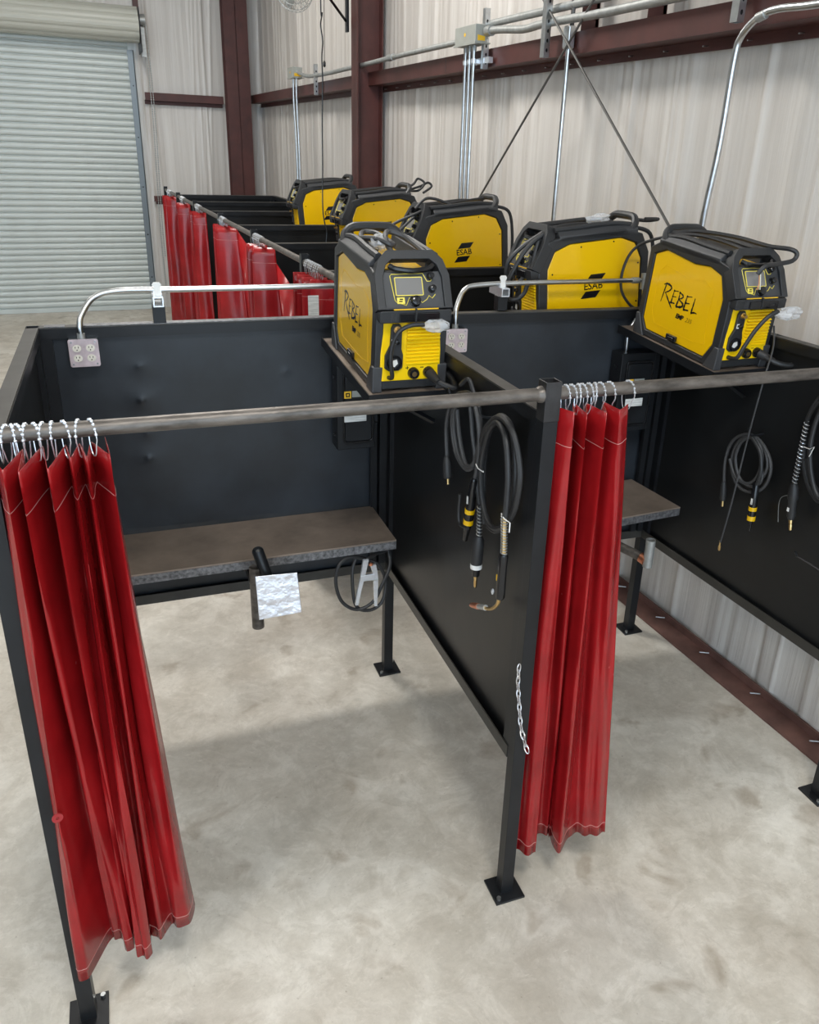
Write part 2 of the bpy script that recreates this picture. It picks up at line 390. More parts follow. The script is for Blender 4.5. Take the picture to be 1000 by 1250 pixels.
column('trim_6', 1.625, 1.905, 6.95, 0.20, ZC)
column('trim_7', 1.335, 1.715, 12.99, 0.25, ZC, 'Y')
m = MB(); m.bb(0.02, 0.10, YB - 0.10, YB - 0.04, 4.3, ZC); struct('trim_8', m, 'maroon')
# rolling door
door = bpy.data.objects.new('door_1', None); COL.objects.link(door); door['kind'] = 'structure'; door.location = (DX1, YB - 0.12, 0)
BASE[door.name] = (DX1, YB - 0.12, 0)
pit = 0.094; yd = YB - 0.11
sp = [(yd - 0.004, 0.0), (yd - 0.004, 0.008), (yd - 0.022, 0.014), (yd - 0.030, 0.030), (yd - 0.031, 0.066), (yd - 0.027, 0.084), (yd - 0.010, 0.094), (yd + 0.004, 0.094), (yd + 0.004, 0.0)]
ns = 43
first = None
for k in range(ns):
    if first is None:
        mb = MB(); mb.smooth = 50; mb.prism([(a, b + 0.075) for a, b in sp], 'X', DX0, DX1 - 0.06); first = mb.build('slat', 'door_paint', door)
    else:
        c = first.copy(); COL.objects.link(c); c.location = (0, 0, k * pit)
m = MB(); m.bb(DX0, DX1 - 0.06, yd - 0.035, yd + 0.01, 0.005, 0.075); m.build('bottom_bar', 'door_paint', door, 0.004)
m = MB(); m.bb(DX1 - 0.075, DX1 + 0.02, YB - 0.17, YB - 0.16, 0, 4.0); m.bb(DX1 + 0.008, DX1 + 0.02, YB - 0.17, YB - 0.03, 0, 4.0); m.build('guide_rail', 'guide_grey', door)
for z in (0.55, 1.25, 2.0, 2.75, 3.5):
    m = MB(); m.cyl((DX1 - 0.03, YB - 0.17, z), (DX1 - 0.03, YB - 0.178, z), 0.010, 8); m.build('bolt', 'gloss_black', door)
hx1 = 0.10
oct_ = []
hc = (YB - 0.36, 4.33)
for k in range(48):
    a = 2 * math.pi * k / 48; r_ = 0.235 + (0.0, 0.010, 0.013, 0.010)[k % 4]
    oct_.append((hc[0] + r_ * math.cos(a), hc[1] + r_ * math.sin(a)))
m = MB(); m.smooth = 10; m.prism(oct_, 'X', DX0 - 0.1, hx1 - 0.06); m.build('curtain_roll', 'hood_paint', door)
m = MB(); m.bb(hx1 - 0.05, hx1 - 0.04, YB - 0.60, YB - 0.05, 3.95, 4.55); m.build('end_bracket', 'black_paint', door)
m = MB(); m.cyl((hx1 - 0.04, hc[0], 4.40), (hx1 + 0.05, hc[0], 4.40), 0.085, 18); m.bb(hx1 - 0.04, hx1 + 0.03, hc[0] - 0.04, hc[0] + 0.04, 3.9, 4.3); m.build('hoist_wheel', 'dull_zinc', door)
m = MB()
for dx in (0.0, 0.035):
    for k in range(120):
        z = 4.36 - k * 0.034
        if dx > 0 and z < 0.9: continue
        m.sphere((hx1 + 0.02 + dx + 0.02 * math.sin(k * .05), hc[0] - 0.03, z), 0.0135, 6, sc=(0.7, 0.7, 1.3))
m.build('hoist_chain', 'dull_zinc', door)['kind'] = 'stuff'
# ================================================================ near booth frame (unit frame)
W1, W2, D, H, ZR, ZP, ZB = 1.555, 1.638, 1.5825, 2.121, 2.078, 2.022, 0.662
PS = 0.050; h = PS / 2
RD = (1.578, 1.5247)          # right divider, rear leg; front leg (W2, 0)
booth = thing('welding_booth', 'pair of black steel welding booths with a pipe rail across the front and red curtains', 'booth', (0, 0, 0))
def foot(parent, x, y, size=0.125, ang=0.0):
    M = Matrix.Translation((x, y, 0)) @ Matrix.Rotation(ang, 4, 'Z')
    mb = MB(); mb.box((0, 0, 0.005), (size, size, 0.010), M); p = mb.build('foot_plate', 'black_paint', parent, 0.002)
    for sx, sy in ((-1, -1), (1, 1)):
        mb = MB(); mb.cyl((x + sx * size * 0.36, y + sy * size * 0.36, 0.010), (x + sx * size * 0.36, y + sy * size * 0.36, 0.022), 0.009, 6)
        mb.build('anchor_bolt', 'galvanised', p)
    return p
def post(x, y, z0, z1, parent, name='post', hollow=True, ang=0.0):
    M = Matrix.Translation((x, y, 0)) @ Matrix.Rotation(ang, 4, 'Z')
    mb = MB(); o_ = [(-h, -h), (h, -h), (h, h), (-h, h)]; i_ = [(a * 0.88, b * 0.88) for a, b in o_]
    mb.ring(o_, i_, 'Z', z0, z1, M); return mb.build(name, 'black_paint', parent, 0.002)
pm = post(0, 0, 0.010, 1.995, booth); foot(pm, 0, 0)
mb = MB(); mb.ring([(-.027, -.027), (.027, -.027), (.027, .027), (-.027, .027)], [(-.023, -.023), (.023, -.023), (.023, .023), (-.023, .023)], 'Z', 1.995, H)
cap = mb.build('post_sleeve', 'sleeve_steel', booth, 0.002)
pl = post(-W1, 0, 0.010, H, booth); foot(pl, -W1, 0)
pr = post(W2, 0, 0.010, H, booth); foot(pr, W2, 0)
lm = post(0, D, 0.010, ZP, booth, 'rear_leg'); foot(lm, 0, D)
lr = post(RD[0], RD[1], 0.010, ZP, booth, 'rear_leg'); foot(lr, *RD)
ll = post(-W1, D, 0.010, ZP, booth, 'rear_leg'); foot(ll, -W1, D)
mb = MB(); mb.cyl((-W1, 0, ZR), (-0.026, 0, ZR), 0.0205, 20); mb.build('curtain_rail', 'pipe_steel', booth)
mb = MB(); mb.cyl((0.026, 0, ZR), (W2 + 0.2, 0, ZR), 0.0205, 20); mb.build('curtain_rail', 'pipe_steel', booth)
for sx in (-1,):
    mb = MB(); mb.lathe((-0.026, 0, ZR), (-0.045, 0, ZR), [(0, 0.027), (0.5, 0.026), (1, 0.021)], 16); mb.build('weld_collar', 'pipe_steel', booth)
def panel(p0, p1, parent, z0=ZB, z1=ZP, side=-1, rim=0.05, name='divider_panel', lip=True, top='black_edge', sheet='black_sheet', dents=()):
    """sheet between two angle-iron rails; side = which face the rails' lips stand proud of"""
    p0 = np.array(p0, float); p1 = np.array(p1, float); d = p1 - p0; L_ = float(np.hypot(*d)); a = math.atan2(d[1], d[0])
    M = Matrix.Translation((p0[0], p0[1], 0)) @ Matrix.Rotation(a, 4, 'Z')
    mb = MB()
    if dents:
        nu, nv = 150, 130; us = np.linspace(0, L_, nu); zs = np.linspace(z0 + 0.006, z1 - 0.004, nv); U, Z = np.meshgrid(us, zs); dy = np.zeros_like(U)
        for du_, dz_, r_, am in dents:
            q_ = (U - du_) ** 2 + ((Z - dz_) * 1.3) ** 2; dy -= am * np.exp(-q_ / r_ ** 2) + am * .5 * np.exp(-q_ / (r_ * 5) ** 2)
        mb.smooth = 80
        mb.add([(u_, y_ - 0.002, w_) for u_, y_, w_ in zip(U.ravel(), dy.ravel(), Z.ravel())], [(j * nu + i, j * nu + i + 1, (j + 1) * nu + i + 1, (j + 1) * nu + i) for j in range(nv - 1) for i in range(nu - 1)], M)
        mb.bb(0, L_, 0.0005, 0.002, z0 + 0.006, z1 - 0.004, M)
    else: mb.bb(0, L_, -0.002, 0.002, z0 + 0.006, z1 - 0.004, M)
    p = mb.build(name, sheet, parent)
    mb = MB(); mb.bb(0, L_, -h, h, z1 - 0.006, z1, M); mb.build('top_rail', top, p, 0.001)
    for s in (-1, 1):
        mb = MB(); mb.bb(0, L_, s * h - 0.002, s * h + 0.002, z1 - rim, z1 - 0.006, M); mb.build('top_rail_lip', 'black_paint', p)
        mb = MB(); mb.bb(0, L_, s * h - 0.0025, s * h + 0.0025, z0, z0 + rim, M); mb.build('bottom_rail_lip', 'rail_dust_floorlit', p)
    mb = MB(); mb.bb(0, L_, -h, h, z0, z0 + 0.005, M); mb.build('bottom_rail', 'black_paint', p)
    for t in (0.0, L_ - 0.045):
        mb = MB(); mb.bb(t, t + 0.045, -h + 0.002, h - 0.002, z0 + 0.006, z1 - 0.008, M); mb.build('edge_bar', 'black_paint', p)
    return p
dm = panel((0, h), (0, D - h), booth)
dl = panel((-W1, h), (-W1, D - h), booth)
dr = panel((W2, h), (RD[0], RD[1] - h), booth)
dn_ = [(at(px, py, 'Y', D)[0] + W1 - h, at(px, py, 'Y', D)[2], r_, am) for px, py, r_, am in ((170, 447, .010, .006), (173, 488, .013, .009), (180, 529, .010, .005), (182, 559, .013, .008), (349, 453, .006, .003))]
bl = panel((-W1 + h, D), (-h, D), booth, name='back_panel', sheet='black_sheet_skylit', dents=dn_)
br = panel((h, D), (RD[0] - h, RD[1]), booth, name='back_panel', sheet='black_sheet_skylit')
# corner uprights at the rear right of each booth
for cx, cy in ((-0.055, D - 0.05), (-0.10, D - 0.045), (RD[0] - 0.06, RD[1] - 0.05), (RD[0] - 0.105, RD[1] - 0.045)):
    mb = MB(); mb.bb(cx - 0.016, cx + 0.016, cy - 0.004, cy + 0.02, 0.72, ZP - 0.05); mb.build('corner_upright', 'black_paint', booth)
# pale tape left on the top rails
for x0, x1 in ((-1.51, -1.43), (-1.36, -0.05)):
    mb = MB(); mb.bb(x0, x1, D - h, D + h, ZP, ZP + 0.0025); mb.build('bare_steel_edge', 'table_rim', bl)
# chain stop on the middle post
ch = thing('chain', 'short bright zinc chain hanging on the side of the middle post', 'chain', at(634, 810, 'X', -0.034))
cpts = [at(634, 812, 'X', -0.034), at(632.5, 835, 'X', -0.036), at(634, 862, 'X', -0.037), at(636.5, 890, 'X', -0.040), at(644, 918, 'X', -0.044)]
cp = catmull(cpts, 12); acc = 0; last = np.array(cp[0]); nl = 0
L_tot = sum(np.linalg.norm(np.array(cp[i + 1]) - np.array(cp[i])) for i in range(len(cp) - 1))
N_L = 13; seg = L_tot / N_L
dense = []; 
for k in range(N_L):
    s_ = (k + 0.5) * seg; acc = 0
    for i in range(len(cp) - 1):
        q0, q1 = np.array(cp[i]), np.array(cp[i + 1]); dl_ = np.linalg.norm(q1 - q0)
        if acc + dl_ >= s_: dense.append((q0 + (q1 - q0) * (s_ - acc) / dl_, (q1 - q0) / dl_)); break
        acc += dl_
for k, (c, t) in enumerate(dense):
    up = Vector(t); side = Vector((0, 1, 0)) if k % 2 else Vector((1, 0.25, 0)).normalized()
    side = (side - up * side.dot(up)).normalized(); lp = []
    for q in range(14):
        a = 2 * math.pi * q / 14; lp.append(tuple(Vector(c) + up * (seg * 0.72 * math.sin(a)) + side * (0.0075 * math.cos(a))))
    mb = MB(); mb.tube(lp, 0.0022, 6, closed=True); mb.build('chain_link', 'chain_zinc', ch)
# ================================================================ far booth row (wall frame)
FX, FB, FZ = 0.03, 1.56, 2.02
FY = [3.04, 4.58, 6.11, 7.78, 9.29, 10.70]
row = thing('welding_booth', 'long row of black steel booths along the wall with red curtains at their open ends', 'booth', (FX, 3.04, 0), 'w')
for y in FY:
    p_ = post(FX, y, 0.010, 2.125, row); foot(p_, FX, y)
    panel((FX + h, y), (FB, y), row, z1=FZ)
    q_ = post(FB + h, y, 0.010, FZ, row, 'rear_leg'); foot(q_, FB + h, y, 0.11)
ys = [1.72] + FY
for a, b in zip(ys[:-1], ys[1:]):
    panel((FB + h, a + h), (FB + h, b - h), row, z1=FZ, name='back_panel')
    mb = MB(); mb.cyl((FX, a + h, ZR), (FX, b - h, ZR), 0.0205, 14); mb.build('curtain_rail', 'pipe_steel', row)
# ================================================================ work tables
def table(base, x0, x1, y0, y1, zt, label, ang=0.0):
    t = thing('work_table', label, 'table', base)
    M = Matrix.Translation(base) @ Matrix.Rotation(ang, 4, 'Z')
    mb = MB(); mb.bb(x0, x1, y0, y1, zt - 0.008, zt, M); mb.build('table_top', 'table_steel', t, 0.0015)
    mb = MB(); mb.bb(x0 + .001, x1 - .001, y0 + .001, y0 + 0.006, zt - 0.048, zt - 0.009, M); mb.build('front_rim', 'table_rim', t)
    for x in (x0 + 0.001, x1 - 0.006):
        mb = MB(); mb.bb(x, x + 0.005, y0 + 0.006, y1, zt - 0.048, zt - 0.009, M); mb.build('side_rim', 'table_rim', t)
    for f in (0.08, 0.52, 0.92):
        x = x0 + (x1 - x0) * f
        mb = MB(); mb.prism([(y0 + 0.12, zt - 0.01), (y1, zt - 0.01), (y1, zt - 0.26), (y1 - 0.03, zt - 0.26)], 'X', x - 0.003, x + 0.003, M); mb.build('bracket', 'black_paint', t)
    return t
table((-0.80, 1.35, 0), -0.70, 0.695, -0.212, 0.198, 1.05, 'dark steel work table with a foil plate jig, beside the silver ground clamp')
RA = 0.085
c0 = at(831, 619, 'Z', 1.05)
table((c0[0], c0[1], 0), -0.78, 0.0, 0.0, 0.42, 1.05, 'dark steel work table behind the curtain on the middle post', RA * 0.9)
# ================================================================ equipment shelves and welders
T0 = math.radians(5)
def shelf(pose, label, scale=1.0, brace=True):
    x, y, z, yaw = pose
    t = thing('equipment_shelf', label, 'shelf', (x, y, z), 'local', rot=(T0, 0, yaw), group=None)
    mb = MB(); mb.bb(-0.172, 0.146, -0.345, 0.40, -0.010, 0.0); mb.build('shelf_plate', 'table_steel', t)
    for q in ((-0.176, -0.171, -0.35, 0.40), (-0.176, 0.146, -0.352, -0.346)):
        mb = MB(); mb.bb(*q, -0.034, 0.006); mb.build('shelf_rim', 'black_paint', t)
    if brace:
        for yy in (-0.25, 0.28):
            mb = MB(); mb.tube([(-0.12, yy, -0.012), (0.140, yy, -0.17)], 0.012, 4); mb.build('brace', 'black_paint', t)
    if scale != 1: t.scale = (scale,) * 3
    return t
R_IN = [(.172, .437), (-.04, .417), (-.144, .428), (-.225, .405), (-.265, .31), (-.262, .106), (-.215, .032), (.224, .035), (.262, .088), (.254, .403)]
R_OUT = [(.205, .478), (-.04, .474), (-.165, .472), (-.262, .452), (-.312, .335), (-.312, .085), (-.295, .006), (.275, .006), (.300, .075), (.292, .43)]
E_IN = [(.142, .440), (-.142, .434), (-.224, .405), (-.262, .325), (-.262, .09), (-.224, .035), (.224, .035), (.262, .088), (.262, .331), (.224, .409)]
E_OUT = [(.165, .480), (-.160, .474), (-.258, .455), (-.312, .34), (-.312, .08), (-.295, .006), (.275, .006), (.300, .075), (.302, .36), (.262, .45)]
def scaled(poly, s, c=(0.0, 0.22)): return [(c[0] + (a - c[0]) * s, c[1] + (b - c[1]) * s) for a, b in poly]
REBEL = [   # brush-written letters: strokes of (u, v, half width), u to the right, v up
    [(.02, .02, .006), (.05, .45, .016), (.075, .80, .018), (.085, .93, .012)],
    [(.03, .88, .008), (.10, .97, .022), (.19, .93, .022), (.22, .82, .020), (.17, .66, .014), (.08, .52, .008)],
    [(.09, .55, .008), (.18, .28, .022), (.27, .02, .018), (.31, -.10, .004)],
    [(.30, .84, .008), (.285, .50, .014), (.27, .16, .020)], [(.285, .76, .012), (.40, .82, .008)], [(.27, .48, .014), (.37, .52, .006)], [(.25, .17, .022), (.36, .20, .010)],
    [(.43, .84, .012), (.435, .50, .016), (.40, .08, .024)], [(.43, .80, .016), (.52, .70, .020), (.51, .58, .016), (.43, .47, .010)], [(.44, .46, .012), (.55, .32, .024), (.52, .16, .024), (.40, .08, .022)],
    [(.62, .80, .010), (.60, .46, .020), (.585, .10, .022)], [(.60, .74, .014), (.73, .80, .006)], [(.59, .42, .022), (.70, .46, .008)], [(.575, .09, .024), (.70, .13, .012)],
    [(.80, .80, .008), (.785, .44, .018), (.77, .08, .022)], [(.76, .07, .024), (.84, .15, .016), (.90, .14, .006)]]
def make_welder(base, yaw, label, first_cables=True):
    t = thing('welder', label, 'welding machine', base, 'local', group='yellow and black welding machines', rot=(T0, 0, yaw))
    BP, GP = 'black_plastic', 'grey_plastic'
    mb = MB(); mb.prism([(-.290, .022), (.272, .022), (.288, .08), (.288, .40), (.24, .445), (-.19, .445), (-.268, .425), (-.298, .33), (-.296, .27)], 'X', -.122, .122); mb.build('body', BP, t, 0.006)
    for s, inn, out, nm in ((-1, R_IN, R_OUT, 'l'), (1, E_IN, E_OUT, 'r')):
        mb = MB(); mb.ring(out, inn, 'X', s * .112, s * .146); fr = mb.build('side_frame', BP, t, 0.007)
        mb = MB(); mb.prism(scaled(inn, .995), 'X', s * .118, s * .139); sp_ = mb.build('side_panel', 'yellow', t, 0.006)
        if s < 0:
            mb = MB(); mb.smooth = 20                      # pressed relief of the panel
            rel = scaled([(.16, .37), (-.02, .345), (-.13, .36), (-.20, .33), (-.19, .22), (-.21, .09), (-.12, .075), (.17, .08), (.205, .14), (.20, .33)], 1.0)
            mb.ring(rel, scaled(rel, .985), 'X', -.1388, -.1400); mb.build('pressed_line', 'yellow', sp_)
            mb = MB()
            for st in REBEL:
                P = [np.array((-.1398, .156 - u * .305, .192 + v * .098)) for u, v, w in st]; Wd = [w * .22 for _, _, w in st]
                PP_ = catmull(P, 4); WW = np.interp(np.linspace(0, 1, len(PP_)), np.linspace(0, 1, len(Wd)), Wd)
                vs = []; fs = []
                for i, q in enumerate(PP_):
                    a_ = PP_[max(i - 1, 0)]; b_ = PP_[min(i + 1, len(PP_) - 1)]; d_ = (b_ - a_)[1:]; d_ = d_ / (np.linalg.norm(d_) + 1e-9)
                    w = WW[i] * (1 + .25 * math.sin(i * 2.3)); nrm = np.array([0, -d_[1], d_[0]]); vs += [tuple(q + nrm * w), tuple(q - nrm * w)]
                for i in range(len(PP_) - 1): fs.append((2 * i, 2 * i + 1, 2 * i + 3, 2 * i + 2))
                mb.add(vs, fs)
            mb.build('lettering', 'gloss_black', sp_)
            MT = Matrix.Translation((-.1399, -.005, .160)) @ Matrix(((0, 0, -1, 0), (-1, 0, 0, 0), (0, 1, 0, 0), (0, 0, 0, 1)))
            text_part('lettering', 'EMP', .030, MT, 'gloss_black', sp_, shear=.25, bold=.0012)
            text_part('lettering', '235', .030, MT @ Matrix.Translation((.068, 0, 0)), 'gloss_black', sp_, shear=.25, bold=-.0008)
            mb = MB(); mb.bb(-.152, -.136, -.02, .05, .040, .066); mb.bb(-.156, -.14, -.005, .035, .045, .058); mb.build('latch', 'gloss_black', t, .003)
        else:
            cy, cz = -.005, .222
            def par(z0, z1, y0, y1, sk): return [(y0, z0), (y1, z0), (y1 + sk, z1), (y0 + sk, z1)]
            mb = MB(); mb.prism(par(cz + .024, cz + .057, cy - .044, cy + .040, .027), 'X', .1385, .1402); mb.prism(par(cz - .057, cz - .024, cy - .071, cy + .013, .027), 'X', .1385, .1402); mb.build('logo_bar', 'gloss_black', sp_)
            MT = Matrix.Translation((.1398, cy - .002, cz)) @ Matrix(((0, 0, 1, 0), (1, 0, 0, 0), (0, 1, 0, 0), (0, 0, 0, 1)))
            text_part('lettering', 'ESAB', .049, MT, 'gloss_black', sp_, bold=.0005)
            for yy, zz in ((-.235, .30), (-.245, .07), (-.08, .415), (.10, .425), (.245, .31), (.245, .12)):
                mb = MB(); mb.cyl((.137, yy, zz), (.1408, yy, zz), .004, 8); mb.build('screw', 'gloss_black', sp_)
    # feet
    for sx in (-1, 1):
        for ya, yb, yc in ((-.318, -.235, -.29), (.305, .225, .28)):
            mb = MB(); mb.prism([(ya, 0), (yb, 0), (yb + (yc - yb) * .5, .05), (yc, .105), (ya, .105)], 'X', sx * .112, sx * .153); mb.build('foot', GP, t, .005)
    mb = MB(); mb.bb(-.118, .118, -.312, -.10, .012, .046); mb.build('base_rail', BP, t, .003)
    # top rails beside the recess, and the recess floor
    for sx in (-1, 1):
        mb = MB(); mb.prism([(sx * .146, .445), (sx * .146, .474), (sx * .118, .496), (sx * .088, .496), (sx * .078, .445)], 'Y', -.20, .235); mb.build('top_rail', GP, t, .005)
    mb = MB(); mb.bb(-.08, .08, -.19, .22, .440, .449); mb.build('top_cover', 'yellow', t)
    # carrying handles
    for yc, lean, nm in ((.245, .04, 0),):
        pth = catmull([(-.128, yc - lean * 1.5, .452), (-.118, yc - lean * .4, .494), (-.085, yc, .520), (-.04, yc, .525), (.04, yc, .525), (.085, yc, .520), (.118, yc - lean * .4, .494), (.128, yc - lean * 1.5, .452)], 5)
        mb = MB(); mb.tube(pth, [.019] * len(pth), 10); mb.build('handle', BP, t)
    for sx in (-1, 1):
        mb = MB(); mb.tube(catmull([(sx * .115, .235, .487), (sx * .108, .10, .505), (sx * .112, -.08, .502), (sx * .112, -.215, .500)], 5), .014, 8); mb.build('handle_rail', BP, t)
    # front: leaning control hood with the grip slot above the panel
    cpz0, cpy0, cpz1, cpy1 = .336, -.338, .527, -.232
    sl = math.atan2(cpy1 - cpy0, cpz1 - cpz0)
    MC = Matrix.Translation((0, cpy0 + .004, cpz0)) @ Matrix.Rotation(-sl, 4, 'X')      # local: x across, z up the face, -y outwards
    ho = [(-.148, -.006), (.148, -.006), (.148, .118), (.128, .178), (.092, .214), (-.092, .214), (-.128, .178), (-.148, .118)]
    hi = [(-.116, .000), (.116, .000), (.116, .112), (.100, .158), (.074, .180), (-.074, .180), (-.100, .158), (-.116, .112)]
    mb = MB(); mb.ring(ho, hi, 'Y', -.012, .040, MC); mb.build('hood_frame', BP, t, .008)
    mb = MB(); mb.bb(-.120, .120, 0, .05, -.004, .137, MC); cpn = mb.build('control_panel', GP, t, .004)
    SCN = MC @ Matrix.Translation((-.016, 0, .080))
    mb = MB(); mb.prism(rnd_rect(.104, .064, .003), 'Y', -.003, .002, SCN); mb.build('screen', 'screen', cpn)
    mb = MB(); mb.ring(rnd_rect(.110, .070, .005), rnd_rect(.104, .064, .003), 'Y', -.0036, .002, SCN); mb.build('screen_frame', 'pale_yellow', cpn)
    def line(pts, w=.0016):
        mb = MB(); mb.tube([tuple(MC @ Vector((a, -.0012, b))) for a, b in pts], w, 4); mb.build('trim_line', 'pale_yellow', cpn)
    line([(.044, .128), (-.080, .126), (-.086, .120), (-.076, .030), (-.070, .022), (-.034, .010), (-.018, .038)])
    line([(.018, .034), (.030, .018), (.050, .030), (.060, .044), (.072, .034), (.086, .048)])
    line([(.044, .128), (.052, .110), (.058, .098), (.072, .098), (.084, .112)])
    mb = MB(); mb.bb(-.068, -.038, -.002, .002, .016, .040, MC); lg = mb.build('logo_plate', 'pale_yellow', cpn)
    mb = MB(); mb.bb(-.058, -.045, -.0028, -.001, .031, .035, MC); mb.bb(-.061, -.048, -.0028, -.001, .023, .027, MC); mb.build('logo_bar', 'gloss_black', lg)
    for kx, kz, kr in ((.072, .116, .0125), (.074, .068, .0130), (.002, .024, .0190)):
        mb = MB(); mb.lathe(MC @ Vector((kx, 0, kz)), MC @ Vector((kx, -.024, kz)), [(0, kr * 1.15), (.15, kr * 1.1), (.2, kr), (.92, kr * .92), (1, kr * .7)], 18); mb.build('knob', 'gloss_black', cpn)
    mb = MB(); mb.tube(catmull([tuple(MC @ Vector(q)) for q in ((-.085, -.002, .158), (-.06, -.012, .142), (0, -.016, .134), (.06, -.012, .142), (.085, -.002, .158))], 5), .011, 8); mb.build('front_grip', 'gloss_black', t)
    mb = MB(); mb.prism(rnd_rect(.284, .046, .008), 'Y', -.352, -.28, Matrix.Translation((0, 0, .308))); bd = mb.build('front_band', BP, t, .004)
    mb = MB(); mb.bb(-.068, .092, -.358, -.35, .290, .322); mb.build('band_latch', 'gloss_black', bd, .003)
    mb = MB(); mb.bb(-.088, .088, -.350, -.345, .333, .337); mb.build('band_stripe', 'orange_tag', bd)
    mb = MB(); mb.bb(-.006, .000, -.360, -.35, .288, .338); mb.build('band_clip', BP, bd)
    for k in range(5):
        mb = MB(); mb.bb(-.100 + k * .005, -.0975 + k * .005, -.3545, -.351, .292, .322); mb.build('band_rib', GP, bd)
    # front: yellow lower face
    yt_, yb_ = -.308, -.318
    mb = MB(); mb.prism([(yt_, .284), (yb_, .046), (yb_ + .02, .046), (yt_ + .02, .284)], 'X', -.123, .123); fp = mb.build('front_panel', 'yellow_front', t, .004)
    for k in range(12):
        z = .112 + k * .0142
        mb = MB(); mb.prism([(-.312, z - .004), (-.321, z - .0015), (-.321, z + .0035), (-.312, z + .0065)], 'X', -.020, .115); mb.build('louver', 'yellow_front', fp, .001)
    pill = [(-.107, .10), (-.090, .088), (-.050, .088), (-.034, .10), (-.034, .15), (-.042, .175), (-.042, .255), (-.052, .272), (-.078, .272), (-.086, .255), (-.088, .19), (-.107, .15)]
    mb = MB(); mb.prism(pill, 'Y', -.3235, -.31); pn = mb.build('socket_plate', BP, fp, .003)
    mb = MB(); mb.lathe((-.064, -.322, .252), (-.064, -.345, .252), [(0, .014), (.3, .014), (.32, .009), (1, .009)], 14); mb.build('gas_fitting', 'brass', pn)
    mb = MB(); mb.lathe((-.064, -.322, .205), (-.064, -.338, .205), [(0, .011), (.9, .009), (1, .006)], 14); mb.build('polarity_knob', 'gloss_black', pn)
    mb = MB(); mb.ring([(a * .012 + -.092 + .02, b * .010 + .205) for a, b in ((-1, -1), (1, -1), (1, 1), (-1, 1))], [(a * .008 + -.072, b * .006 + .205) for a, b in ((-1, -1), (1, -1), (1, 1), (-1, 1))], 'Y', -.3245, -.323); mb.build('printed_mark', 'white_plastic', pn)
    mb = MB(); mb.pipe((-.070, -.322, .122), (-.070, -.332, .122), .030, .022, 20); mb.build('gun_socket', 'gloss_black', pn)
    mb = MB(); mb.prism([(-.085, .112), (-.068, .105), (-.055, .118), (-.06, .135), (-.078, .13)], 'Y', -.3255, -.323); mb.build('socket_mark', 'white_plastic', pn)
    for x in (.012, .075):
        mb = MB(); mb.lathe((x, -.316, .075), (x, -.336, .075), [(0, .023), (.5, .023), (1, .020)], 18); sk = mb.build('power_socket', 'gloss_black', fp)
        mb = MB(); mb.cyl((x, -.330, .075), (x, -.3375, .075), .010, 12); mb.build('socket_contact', 'brass', sk)
    mb = MB(); mb.bb(-.020, -.006, -.3195, -.317, .0955, .0975); mb.bb(-.014, -.012, -.3195, -.317, .090, .103); mb.build('printed_mark', 'gloss_black', fp)
    mb = MB(); mb.bb(.040, .054, -.3195, -.317, .0955, .0975); mb.build('printed_mark', 'gloss_black', fp)
    return t
def cable(parent, pts, r=.008, m='rubber', name='cable', n=8, res=7):
    mb = MB(); mb.tube(catmull(pts, res), r, n); return mb.build(name, m, parent)
def bag(parent, c, d, name='plastic_bag', seed=0, inner=True):
    rr = np.random.default_rng(seed); mb = MB(); mb.smooth = 5
    n, mm_ = 14, 8; vs = []; fs = []
    for i in range(mm_ + 1):
        a = math.pi * i / mm_
        for k in range(n):
            q = 2 * math.pi * k / n; s_ = 1 + rr.uniform(-.28, .28)
            vs.append((c[0] + d[0] * s_ * math.sin(a) * math.cos(q), c[1] + d[1] * s_ * math.sin(a) * math.sin(q), c[2] + d[2] * s_ * math.cos(a)))
    for i in range(mm_):
        for k in range(n): fs.append((i * n + k, (i + 1) * n + k, (i + 1) * n + (k + 1) % n, i * n + (k + 1) % n))
    mb.add(vs, fs); return mb.build(name, 'clear_bag', parent)
KA, ZA = 1.06, 1.9036
YAW1, YAW2 = -0.0339, -0.0018
P1 = (-0.006 - 1.2905 + (-0.1907 + 1.2905) * KA, -2.0651 + (0.9398 + 2.0651) * KA, ZA)
P2 = (-0.006 - 1.2905 + (1.3031 + 1.2905) * KA, -2.0651 + (0.8602 + 2.0651) * KA, ZA)
shelf((*P1, YAW1), 'tilted black steel shelf under the machine above the foil plate table')
shelf((*P2, YAW2), 'tilted black steel shelf on the divider beside the insulated wall')
wA = make_welder(P1, YAW1, 'yellow and black welder with grey cord and clear bag on top, above the foil plate')
wB = copy_tree(wA); wB.location = P2; wB.rotation_euler = (T0, 0, YAW2); BASE[wB.name] = (0, 0, 0)
wB['label'] = 'yellow and black welder showing its whole brush-lettered side, next to the insulated wall'
FAR = [((1.26, 1.775), -3.9, 'welder with a thin cord looped down over its logo side'),
       ((1.18, 3.235), -1.2, 'welder standing right below the triple conduit drop'),
       ((1.15, 4.765), 4.1, 'welder in front of the foot of the maroon column'),
       ((1.19, 6.475), 0.2, 'welder behind the long hanging black cord, farthest of the row')]
WF = []
FS = 1.14 / KA
for (xy, dyaw, lab) in FAR:
    yw = -math.pi / 2 + math.radians(dyaw) * 0.6
    shelf((xy[0], xy[1], 1.878, yw), 'tilted black shelf under the ' + lab.split(',')[0], FS, brace=False)
    w = copy_tree(wA); w.location = (xy[0], xy[1], 1.878); w.rotation_euler = (T0, 0, yw); w.scale = (FS,) * 3; w['label'] = 'yellow and black ' + lab
    BASE[w.name] = (0, 0, 0); WF.append(w)
